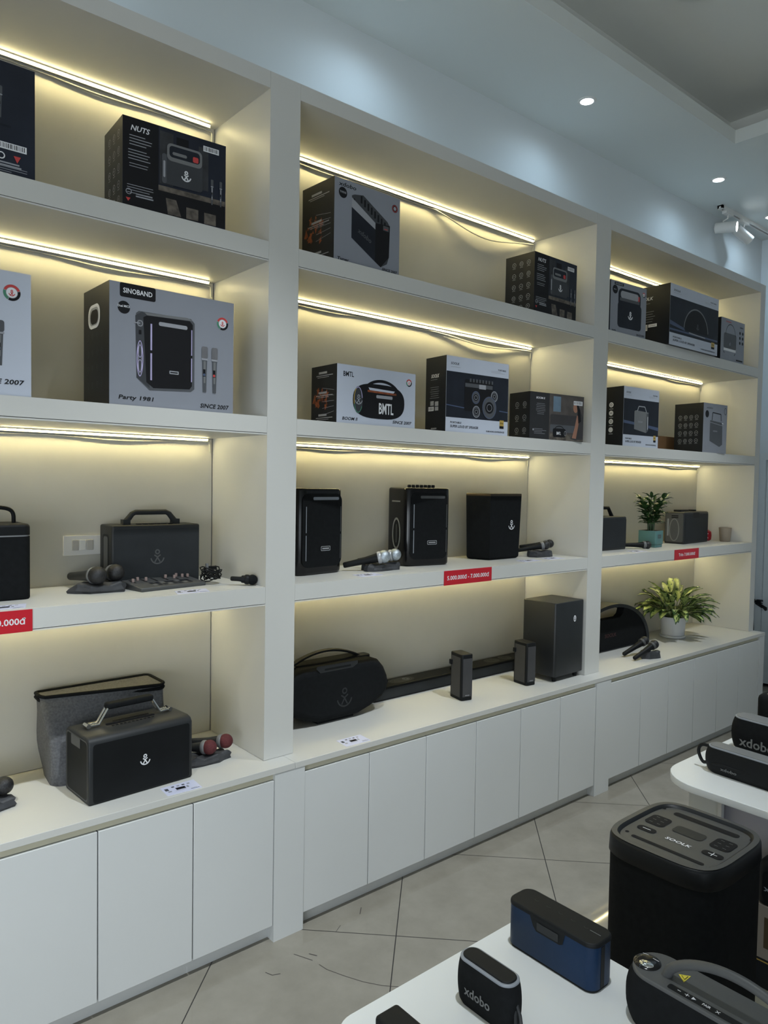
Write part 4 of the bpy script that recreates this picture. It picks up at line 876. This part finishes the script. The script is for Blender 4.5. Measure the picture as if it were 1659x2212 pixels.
card('info card in front of the faceted speaker', ((1.42, .035, ZC[1]), (1.55, .035, ZC[1]), (1.56, .10, ZC[1]), (1.43, .10, ZC[1])), 3)
card('info card in front of the dark microphones at the middle shelf end', ((1.62, .04, ZC[1]), (1.74, .04, ZC[1]), (1.75, .11, ZC[1]), (1.63, .11, ZC[1])), 3)
card('info card in front of the lying black microphone', ((2.36, .02, ZC[1]), (2.48, .02, ZC[1]), (2.50, .10, ZC[1]), (2.38, .10, ZC[1])), 3)
def price(label, x0, x1, tx, z1=1.198, z0=1.1375, w=None):
    t = thing('price_tag', label, 'price tag', (x0, -.0005, z0), 0, 'red price tags on the lowest shelves')
    mb = MB(); mb.box(0, x1 - x0, -.002, 0, 0, z1 - z0, TAGR); mb.build('plate', t)
    mb = MB(); mb.xf = FR(0, -.002, 0); mb.text(tx, (x1 - x0) / 2, (z1 - z0) * .5, .019, PW, w=(x1 - x0) * (w or .88)); mb.build('price_text', t)
price('red price tag at the far left, ending in 0.000đ', -1.03, -.738, '3.000.000đ - 5.000.000đ')
price('red price tag reading 5.000.000đ - 7.000.000đ below the faceted speaker', .853, 1.147, '5.000.000đ - 7.000.000đ')
price('red price tag on the right bay under the grey-sided speaker', 2.733, 3.020, 'Trên 7.000.000đ', w=.68)
t = thing('light_switch', 'white three-gang light switch on the back panel of the left bay', 'switch', (-.542, D, 1.30), 0)
mb = MB(); mb.box(0, .125, -.008, 0, 0, .067, SWP); mb.build('plate', t, bev=.002)
for i in range(3): mb = MB(); mb.box(.027 + i * .024, .048 + i * .024, -.012, -.008, .017, .052, SWD if i != 1 else SWP); mb.build('rocker', t, bev=.0015)

# ---------------------------------------------------------------- plants and small objects
def leaf(mb, base, yaw, L, w, up0, droop, mi_, me_, rnd, nu=7, nv=4):
    P = []; pos = Vector(base); ang = up0
    for i in range(nu + 1):
        P.append((pos.copy(), ang)); pos = pos + Vector((math.cos(yaw) * math.cos(ang), math.sin(yaw) * math.cos(ang), math.sin(ang))) * (L / nu); ang -= droop / nu
    side = Vector((-math.sin(yaw), math.cos(yaw), 0)); b = len(mb.v); vs = []
    for i, (q, a) in enumerate(P):
        u = i / nu; ww = w / 2 * (math.sin(PI * min(1, u * .97 + .03)) ** .75) * (1 - .25 * u); nrm = Vector((-math.cos(yaw) * math.sin(a), -math.sin(yaw) * math.sin(a), math.cos(a)))
        for j in range(nv + 1):
            s_ = (j / nv - .5) * 2; vs.append(q + side * (ww * s_) + nrm * (abs(s_) * ww * .35 + .002 * math.sin(i * 2 + j)))
    fin = []; fed = []
    for i in range(nu):
        for j in range(nv):
            f = (i * (nv + 1) + j, i * (nv + 1) + j + 1, (i + 1) * (nv + 1) + j + 1, (i + 1) * (nv + 1) + j)
            edge = (j in (0, nv - 1) and rnd.random() < .75) or i == nu - 1
            (fed if (edge or rnd.random() < .15) else fin).append(f)
    mb.add(vs, fin, mi_); mb.add(vs, fed, me_)
def potted(label, loc): return thing('potted_plant', label, 'potted plant', loc)
t = potted('small glossy dark-leaved plant in a square teal pot', (2.80, .19, ZC[1]))
q45 = Matrix.Rotation(R_(8), 4, 'Z')
mb = MB(); mb.xf = q45; mb.prism(rrect(.112, .112, .010, 4), .018, .100, TEAL, .004, .002, mtop=SOIL); mb.build('pot', t)
mb = MB(); mb.xf = q45; mb.prism(rrect(.105, .105, .010, 4), 0, .018, TEAL, .003, .002); mb.build('saucer', t)
mb = MB(); mb.xf = q45 @ FR(-.03, -.0565, .055); mb.rect(0, 0, .045, .022, PDG, t=.0003); mb.text('BLU', .022, .011, .012, TEAL, w=.03, t=.0008); mb.build('pot_mark', t)
fo = MB(); rnd = random.Random(12)
for k_ in range(9):
    yaw = k_ * 2.4 + .3; lean = rnd.uniform(.12, .5); H_ = rnd.uniform(.13, .20); P = []
    for i in range(8): u = i / 7; P.append(Vector((math.cos(yaw) * (.015 + lean * H_ * u * u), math.sin(yaw) * (.015 + lean * H_ * u * u), .095 + H_ * u)))
    fo.tube(P, [.0045 - .003 * i / 7 for i in range(8)], LEAFD, 6)
    for i in range(2, 8):
        for sg in (-1, 1): leaf(fo, P[i], yaw + sg * rnd.uniform(.9, 1.4), rnd.uniform(.058, .078), .036, rnd.uniform(.1, .8), .5, LEAFD, LEAFD, rnd, 5, 2)
    leaf(fo, P[-1], yaw, .06, .022, 1.0, .5, LEAFD, LEAFD, rnd, 5, 2)
fo.build('foliage', t, ang=70)
t = potted('bushy variegated green plant in a round white pot', (3.165, .225, Z0))
mb = MB(); mb.lathe([(.066, .016), (.070, .02), (.079, .12), (.082, .134), (.077, .134), (.074, .118), (.0001, .118)], POTW, 36); mb.build('pot', t)
mb = MB(); mb.lathe([(.0001, .1185), (.074, .1185)], SOIL, 24); mb.build('soil', t)
mb = MB(); mb.lathe([(.066, 0), (.078, .003), (.080, .014), (.074, .016), (.0001, .016)], POTW, 36); mb.build('saucer', t)
fo = MB(); rnd = random.Random(33)
for k_ in range(84):
    yaw = k_ * 2.399963 + rnd.uniform(-.2, .2); lv = k_ / 84; el = 1.40 - 1.45 * lv ** .75; h0 = .12 + .02 * rnd.random()
    r0 = .012 + .028 * rnd.random(); st = rnd.uniform(.06, .13) * (1.15 - .35 * lv); e2 = max(el, .45)
    b0 = Vector((math.cos(yaw) * r0, math.sin(yaw) * r0, h0)); b1 = b0 + Vector((math.cos(yaw) * math.cos(e2), math.sin(yaw) * math.cos(e2), math.sin(e2))) * st
    fo.tube([b0, (b0 + b1) / 2 + Vector((0, 0, .004)), b1], .0025, STEMM, 5)
    Lf = rnd.uniform(.13, .185); dr = rnd.uniform(.6, 1.4)
    leaf(fo, b1, yaw + rnd.uniform(-.25, .25), Lf, rnd.uniform(.050, .072), el * .75 + .2, dr, LEAFP, LEAFE, rnd, 9, 6)
for v_ in fo.v:
    if v_.y > .158: v_.y = .158 - .02 * (v_.y - .158)
fo.build('foliage', t, ang=70)
mb = MB(); mb.lathe([(.030, 0), (.033, .004), (.040, .088), (.041, .094), (.037, .094), (.034, .06), (.0001, .02)], BEIGE, 28); tag(mb.build('cup', loc=(3.685, .15, ZC[1])), 'beige tapered cup at the right end of the lowest right shelf', 'cup')
t = thing('mini_speaker', 'small round red gadget peeking out behind the grey-sided speaker', 'gadget', (3.655, .275, ZC[1]), 0)
mb = MB(); mb.lathe([(.030, 0), (.040, .008), (.043, .035), (.040, .062), (.025, .074), (.0001, .077)], REDT, 28); mb.build('body', t)
mb = MB(); mb.xf = Matrix.Rotation(R_(-35), 4, 'Z') @ FR(0, -.043, 0); mb.arc(0, .035, .014, .004, PW, 90, 270, t=.001); mb.build('mark', t)
# cable cluster by the right wall
mb = MB(); rnd = random.Random(9)
mb.box(-.03, .0, -.04, .0, .0, .03, BLK); mb.box(-.028, .0, .03, .06, .03, .055, CHAR)
for k_ in range(5):
    P = [(-.012 + .004 * math.sin(i + k_), .10 - .034 * i + rnd.uniform(-.01, .01), .07 - .022 * i + rnd.uniform(-.012, .012)) for i in range(6)]; mb.tube(P, .006, BLK if k_ % 2 else CHAR, 6)
mb.tube([(-.01, .02, .02), (-.01, .03, -.05), (-.01, .02, -.2), (-.01, .03, -.6)], .003, CHAR, 6); mb.box(-.03, -.02, -.05, -.03, .01, .02, SILV)
tag(mb.build('power_adapters', loc=(4.683, .335, .66)), 'bundle of dark plugs and cables hanging by the blue-grey door frame', 'cable')

# ---------------------------------------------------------------- display tables in front
ZT = .6
def table_top(x0, x1, y0, y1, r, rounded):
    pts = []
    for (cx, cy, a0) in ((x1, y1, 0), (x0, y1, 90), (x0, y0, 180), (x1, y0, 270)):
        rr = r if (cx, cy) in rounded else .008
        sx = -1 if cx == x1 else 1; sy = -1 if cy == y1 else 1
        for i in range(9): a = R_(a0 + 90 * i / 8); pts.append((cx + sx * rr + rr * math.cos(a), cy + sy * rr + rr * math.sin(a)))
    return pts
t = thing('display_table', 'nearest white display table at the bottom of the photo with the blue speaker', 'table', (0, 0, 0), group='white display tables')
mb = MB(); mb.prism(table_top(-.55, .007, -2.0, -1.137, .05, ((-.55, -1.137),)), ZT - .025, ZT, TABM, .002, .002); mb.build('tabletop', t)
mb = MB(); mb.box(-.47, -.45, -1.93, -1.2, .06, ZT - .025, TABM); mb.box(-.10, -.08, -1.93, -1.2, .06, ZT - .025, TABM); mb.box(-.45, -.10, -1.93, -1.91, .06, ZT - .025, TABM); mb.box(-.45, -.10, -1.92, -1.21, .28, .30, TABM); mb.build('frame_panels', t)
mb = MB(); mb.prism(table_top(-.50, -.05, -1.95, -1.18, .05, ((-.5, -1.18),)), 0, .06, TABM, 0, .002); mb.build('plinth', t)
t = thing('display_table', 'farther white display table with a rounded corner at the right edge', 'table', (0, 0, 0), group='white display tables')
mb = MB(); mb.prism(table_top(.975, 2.6, -2.0, -.893, .14, ((.975, -.893),)), ZT - .024, ZT, TABM, .002, .002); mb.build('tabletop', t)
mb = MB(); mb.box(1.075, 2.5, -.985, -.965, .045, ZT - .024, TABM); mb.box(1.075, 1.095, -1.075, -.985, .045, ZT - .024, TABM); mb.box(1.068, 1.076, -1.078, -1.066, .045, ZT - .024, SWP); mb.box(1.10, 1.12, -1.95, -1.066, .045, ZT - .024, M('lilac_grey_panel', (.40, .39, .43), .5)); mb.box(2.48, 2.5, -1.95, -.985, .08, ZT - .024, TABM); mb.build('frame_panels', t)
mb = MB(); mb.prism(table_top(.955, 2.5, -2.0, -.96, .22, ((.955, -.96),)), .0, .045, M('cream_laminate', (.55, .54, .44), .5), 0, .002); mb.build('plinth', t)

RM = -90
PAN = M('top_panel_grey', (.050, .050, .048), .42, var=.05); PADM = M('pad_black', (.009, .009, .010), .6, spec=.12)
RIMM = M('rim_black', (.007, .008, .009), .42, spec=.22)
# tall tower speaker on the floor
t = thing('party_speaker', 'tall black tower speaker standing on the floor between the two white tables', 'speaker', (.65, -1.17, 0), RM)
out = sellipse(.325, .362, 4.2, 60); outb = sellipse(.322, .359, 4.2, 60)
mb = MB(); mb.prism(outb, .0, .550, BLKM, .012, 0); mb.build('cabinet', t, ang=50)
mb = MB(); lv = [(.546, .001), (.549, -.002), (.590, 0), (.597, .003), (.600, .009), (.600, .020), (.592, .027)]
n = len(out); vs = []
for z, dd in lv: vs += [(x, y, z) for x, y in inset(out, dd)]
fs = [(l * n + i, l * n + (i + 1) % n, (l + 1) * n + (i + 1) % n, (l + 1) * n + i) for l in range(len(lv) - 1) for i in range(n)]
mb.add(vs, fs, RIMM); mb.build('top_rim', t, ang=50)
i0_, o0_ = inset(out, .019), inset(out, .0045); vs = [(x, y, .6004) for x, y in o0_] + [(x, y, .6004) for x, y in i0_]
mb = MB(); mb.add(vs, [(i, (i + 1) % n, n + (i + 1) % n, n + i) for i in range(n)], PAN); mb.build('top_bezel', t)
mb = MB(); mb.poly(inset(out, .026), PAN, t=.592); mb.poly(inset(out, .028), PAN, t=.5925); gp = mb.build('top_panel', t)
TPX = lambda z=.593: TP(0, 0, z)
def lp(wx, wy): return (-(wy + 1.17), wx - .65)         # world to local on this speaker
def rr_at(mb, c1, c2, m, r, t_): (u0, v0), (u1, v1) = lp(*c1), lp(*c2); u0, u1 = sorted((u0, u1)); v0, v1 = sorted((v0, v1)); mb.rect(u0, v0, u1, v1, m, r=r, t=t_)
mb = MB(); mb.xf = TPX(); rr_at(mb, (.528, -1.075), (.542, -1.28), PADM, .006, .0004); mb.build('grip_slot', gp)
mb = MB(); mb.xf = TPX(); rr_at(mb, (.748, -1.08), (.772, -1.27), PADM, .010, .0004); mb.build('grip_slot', gp)
mb = MB(); mb.xf = TPX(); rr_at(mb, (.648, -1.128), (.695, -1.215), M('display_dark', (.022, .023, .022), .5, spec=.2), .012, .0006); mb.build('display', gp)
for c1, c2 in (((.640, -1.048), (.708, -1.106)), ((.645, -1.236), (.713, -1.292))):
    mb = MB(); mb.xf = TPX(); rr_at(mb, c1, c2, PADM, .014, .0008); (u0, v0), (u1, v1) = lp(*c1), lp(*c2)
    for i in range(3):
        for j in range(2): u = u0 + (u1 - u0) * (.3 + .4 * j); v = v0 + (v1 - v0) * (.2 + .3 * i); mb.line([(u - .005, v), (u + .005, v)], .0012, GREYM, t=.0014)
    mb.build('key_pad', gp)
for (c1, c2), pl in ((((.586, -1.056), (.614, -1.110)), 0), (((.590, -1.242), (.618, -1.298)), 1)):
    mb = MB(); mb.xf = TPX(); rr_at(mb, c1, c2, PADM, .012, .0008); (u0, v0), (u1, v1) = lp(*c1), lp(*c2); u, v = (u0 + u1) / 2, (v0 + v1) / 2
    mb.line([(u - .012, v), (u + .012, v)], .0022, PW, t=.0015)
    if pl: mb.line([(u, v - .011), (u, v + .011)], .0022, PW, t=.0017)
    mb.build('volume_key', gp)
mb = MB(); mb.xf = TPX(); u, v = lp(.597, -1.178); mb.text('SOOLK', u, v, .014, PW, w=.072, sh=.15, t=.0008); mb.build('logo', gp)
for wx, wy in ((.545, -1.055), (.535, -1.30), (.765, -1.045), (.77, -1.30)):
    mb = MB(); mb.xf = TPX(); u, v = lp(wx, wy); mb.disc(u, v, .0055, PADM); mb.build('screw', gp)

def pill_speaker(label, loc, L, d, h, rot, strap=True, zip_=False, text_h=.016, tx_w=.06, ring=LGREY, tu=0.0, tv=.45, top=CHAR, bulge=.10, txm=GREYM):
    t = thing('portable_speaker', label, 'speaker', loc, rot)
    n = 44; out = rrect(L, d, d * .46, 10, 0, 0); n = len(out); vs = []; lv = 12
    for l in range(lv + 1):
        q = l / lv; k = 1 - bulge * abs(2 * q - 1.05) ** 2.2; z = h * q
        if l == 0: k *= .93
        vs += [(x * (1 - (1 - k) * .8), y * k, z) for x, y in out]
    fs = [(l * n + i, l * n + (i + 1) % n, (l + 1) * n + (i + 1) % n, (l + 1) * n + i) for l in range(lv) for i in range(n)]; fs.append(tuple(range(n - 1, -1, -1)))
    mb = MB(); mb.add(vs, fs, BLKM if not zip_ else BLK); mb.build('body', t, ang=60)
    tp_ = [(v[0], v[1]) for v in vs[-n:]]
    mb = MB(); mb.prism(tp_, h, h + .004, ring, 0, .002); mb.build('light_ring', t)
    mb = MB(); mb.prism(inset(tp_, .005), h + .003, h + .0065, top, 0, .002); mb.build('top_pad', t)
    mb = MB(); mb.xf = FR(0, -d / 2 - .0015, 0); mb.text('xdobo', tu, h * tv, text_h, txm, w=tx_w, t=.0); mb.build('logo', t)
    if strap:
        mb = MB(); e = L / 2; P = [(e - .004, 0, h * .62), (e + .008, -.004, h * .45), (e + .016, -.008, h * .2), (e + .022, -.010, .006), (e + .014, -.016, .004), (e + .004, -.010, h * .25), (e - .002, -.004, h * .5)]; mb.tube(P, .0032, CHAR, 6); mb.build('strap', t)
    return t
pill_speaker('small black pill-shaped speaker with a grey ring on the nearest table', (-.3, -1.29, ZT), .135, .052, .082, RM, text_h=.018, tx_w=.062, tu=-.005, tv=.42, top=BLK)
# blue speaker
t = thing('portable_speaker', 'navy blue oblong speaker with a black top on the nearest table', 'speaker', (-.083, -1.283, ZT), RM)
out = rrect(.212, .072, .022, 7)
mb = MB(); mb.prism(out, .004, .088, BLUEM, .002, 0); mb.build('body', t)
mb = MB(); mb.prism(inset(out, .002), 0, .004, BLK); mb.build('base', t)
mb = MB(); mb.prism(inset(out, -.001), .088, .096, BLK, 0, .004); mb.build('top_cap', t)
mb = MB(); mb.xf = FR(0, -.0365, 0); mb.poly([(-.045, .09), (.042, .09), (.036, .066), (.028, .062), (-.028, .062), (-.036, .07)], BLK, t=.0006); mb.rect(-.026, .066, .026, .082, CHAR, r=.002, t=.0016); mb.build('latch', t)
mb = MB(); mb.xf = TP(0, 0, .0962)
for i in range(5): mb.arc(-.06 + i * .03, 0.008, .005, .0012, CHAR, 200, 340, t=.0004)
mb.line([(.070, .004), (.094, .004)], .0016, GREYM, t=.0004); mb.build('button_marks', t)
mb = MB(); mb.box(.1055, .1066, -.012, .0, .006, .086, BLK); mb.build('end_seam', t)
# dark block speaker cut by the frame
t = thing('portable_speaker', 'plain black rounded block speaker cut by the bottom edge of the photo', 'speaker', (-.497, -1.305, ZT), RM)
mb = MB(); mb.prism(rrect(.15, .052, .008, 5), 0, .062, BLK, .004, .006); mb.build('body', t)
mb = MB(); mb.xf = FR(0, -.0265, 0); mb.rect(-.06, .012, .06, .05, CHAR2, r=.004, t=.0); gp = mb.build('grille', t)
# handle speaker bottom right
t = thing('portable_speaker', 'black oval speaker with a thick curved grey handle in the bottom right corner', 'speaker', (-.075, -1.62, ZT), RM)
out = rrect(.36, .105, .050, 10); n = len(out); vs = []
for l in range(11):
    q = l / 10; k = 1 - .10 * abs(2 * q - 1) ** 2.5; vs += [(x * (1 - (1 - k) * .6), y * k, .09 * q) for x, y in out]
fs = [(l * n + i, l * n + (i + 1) % n, (l + 1) * n + (i + 1) % n, (l + 1) * n + i) for l in range(10) for i in range(n)]; fs.append(tuple(range(n - 1, -1, -1)))
mb = MB(); mb.add(vs, fs, BLKM); mb.build('body', t, ang=60)
tp_ = [(v[0], v[1]) for v in vs[-n:]]
mb = MB(); mb.prism(tp_, .09, .095, GREYP, 0, .004); gp = mb.build('top_panel', t)
mb = MB(); mb.xf = TP(-.146, -.003, .095); mb.lathe([(.024, .0003), (.022, .0022), (.014, .0034), (.0001, .0038)], BLKG, 32, sx=1, sy=1.05); mb.lathe([(.010, .0035), (.008, .0046), (.0001, .005)], CHROME, 24, cy=-.010, cx=.004, sx=1.3); mb.xf = TP(-.146, -.003, .0985); mb.line([(.004, .012), (.016, .012)], .0012, PW, t=.001); mb.line([(-.016, .012), (-.006, .015)], .0012, PW, t=.001); mb.build('control_knob', gp, label='glossy round control knob')
mb = MB(); mb.xf = TP(0, 0, .0952); mb.rect(-.09, -.038, .12, -.024, BLK, r=.004, t=.0003)
mb.line([(-.073, -.031), (-.067, -.031)], .0012, PW, t=.001); mb.line([(-.060, -.031), (-.052, -.031)], .0012, PW, t=.001); mb.line([(-.056, -.035), (-.056, -.027)], .0012, PW, t=.0011); mb.poly([(-.047, -.035), (-.040, -.031), (-.047, -.027)], PW, t=.001); mb.text('PAIR', -.022, -.031, .006, PW, w=.014, t=.001); mb.line([(-.006, -.034), (.0, -.028)], .0012, PW, t=.001); mb.line([(-.006, -.028), (.0, -.034)], .0012, PW, t=.0011); mb.build('button_strip', gp)
mb = MB(); mb.xf = TP(0, 0, .0952); mb.poly([(-.093, .010), (-.076, .022), (-.076, -.004)], YEL, t=.0004); mb.poly([(-.088, .010), (-.078, .017), (-.078, .003)], BLK, t=.0008); mb.poly([(-.0865, .010), (-.079, .0155), (-.079, .0045)], YEL, t=.0011); mb.build('warning_sticker', gp, label='yellow triangular warning sticker')
mb = MB(); P = []
for i in range(29):
    q = i / 28; P.append((-.108 + .25 * q, -.008, .090 + .064 * math.sin(PI * min(1, q)) ** .55))
mb.tube(P, [.0088 - .0008 * math.sin(PI * i / 28) for i in range(29)], GREYP, 14); mb.build('handle', t)
# speakers on the far table
pill_speaker('black pill-shaped speaker with a carry loop at the front of the far table', (1.165, -1.125, ZT), .30, .072, .085, RM - 3, strap=False, zip_=True, text_h=.010, tx_w=.055, tu=-.055, tv=.28, ring=LGREY, top=GREYM, txm=GREYM)
mb = MB(); P = [(0, -.01, .078), (-.0, .022, .078), (.0, .034, .052), (-.004, .014, .016), (-.02, -.01, .028), (-.033, -.05, .036), (-.036, -.12, .034), (-.034, -.17, .036)]
for _ in range(2): P = [P[0]] + [tuple(a[k] * w_ + b[k] * (1 - w_) for k in range(3)) for a, b in zip(P[:-1], P[1:]) for w_ in (.75, .25)] + [P[-1]]
mb.tube(P, .0058, BLK, 8); tag(mb.build('speaker_strap', loc=(1.168, -.978, ZT)), 'black carry loop hanging round the front pill speaker of the far table', 'strap')
pill_speaker('larger black pill-shaped speaker behind the looped one on the far table', (1.46, -1.10, ZT), .34, .095, .118, RM - 3, strap=False, text_h=.034, tx_w=.125, tu=-.06, tv=.34, ring=LGREY, top=GREYM, txm=GREYM)
t = thing('portable_speaker', 'black rounded speaker mostly beyond the right edge on the far table', 'speaker', (1.80, -1.02, ZT), RM)
mb = MB(); mb.prism(rrect(.26, .10, .03, 7), 0, .135, BLKM, .006, .02); mb.build('body', t)
mb = MB(); mb.prism(rrect(.20, .06, .02, 7), .135, .138, GREYP, 0, .001); mb.build('top_pad', t)
# things under the far table
t = thing('boombox', 'black speaker with a pale logo standing on a carton under the far table', 'speaker', (1.045, -1.40, .300), RM)
mb = MB(); mb.prism(rrect(.36, .09, .03, 6), 0, .14, BLK, .01, .03, 5); mb.build('body', t)
g_ = MB(); g_.xf = FR(0, -.0455, 0); g_.rect(-.16, .015, .16, .11, BLKM, r=.02, t=0); g_ = g_.build('grille', t)
mb = MB(); mb.xf = FR(0, -.0462, 0); mb.text('xdobo', .115 - .225, .055, .018, LGREY, w=.09, t=.0); mb.build('logo', g_)
mb = MB(); mb.tube([(-.15, -.0, .13), (-.145, -.0, .165), (.145, 0, .165), (.15, 0, .13)], .008, BLKG, 10); mb.build('handle', t)
t = thing('cardboard_box', 'beige carton with a brown picture panel under the far table', 'box', (1.0, -1.78, .136), 0)
mb = MB(); mb.box(0, .095, 0, .56, 0, .164, M('print_beige_grey', (.26, .23, .20), .6)); mb.build('carton', t, bev=.001)
mb = MB(); mb.xf = SD(0, .56, 0); mb.rect(.03, .035, .53, .13, M('print_brown', (.07, .05, .025), .6)); mb.build('side_print', t)
t = thing('cardboard_box', 'black carton with a thin gold line at the foot of the far table', 'box', (1.0, -1.78, .046), 0)
mb = MB(); mb.box(0, .095, 0, .56, 0, .088, CBLK); mb.build('carton', t, bev=.001)
mb = MB(); mb.xf = SD(0, .56, 0); mb.rect(.0, .080, .56, .084, PGO); mb.build('gold_line', t)
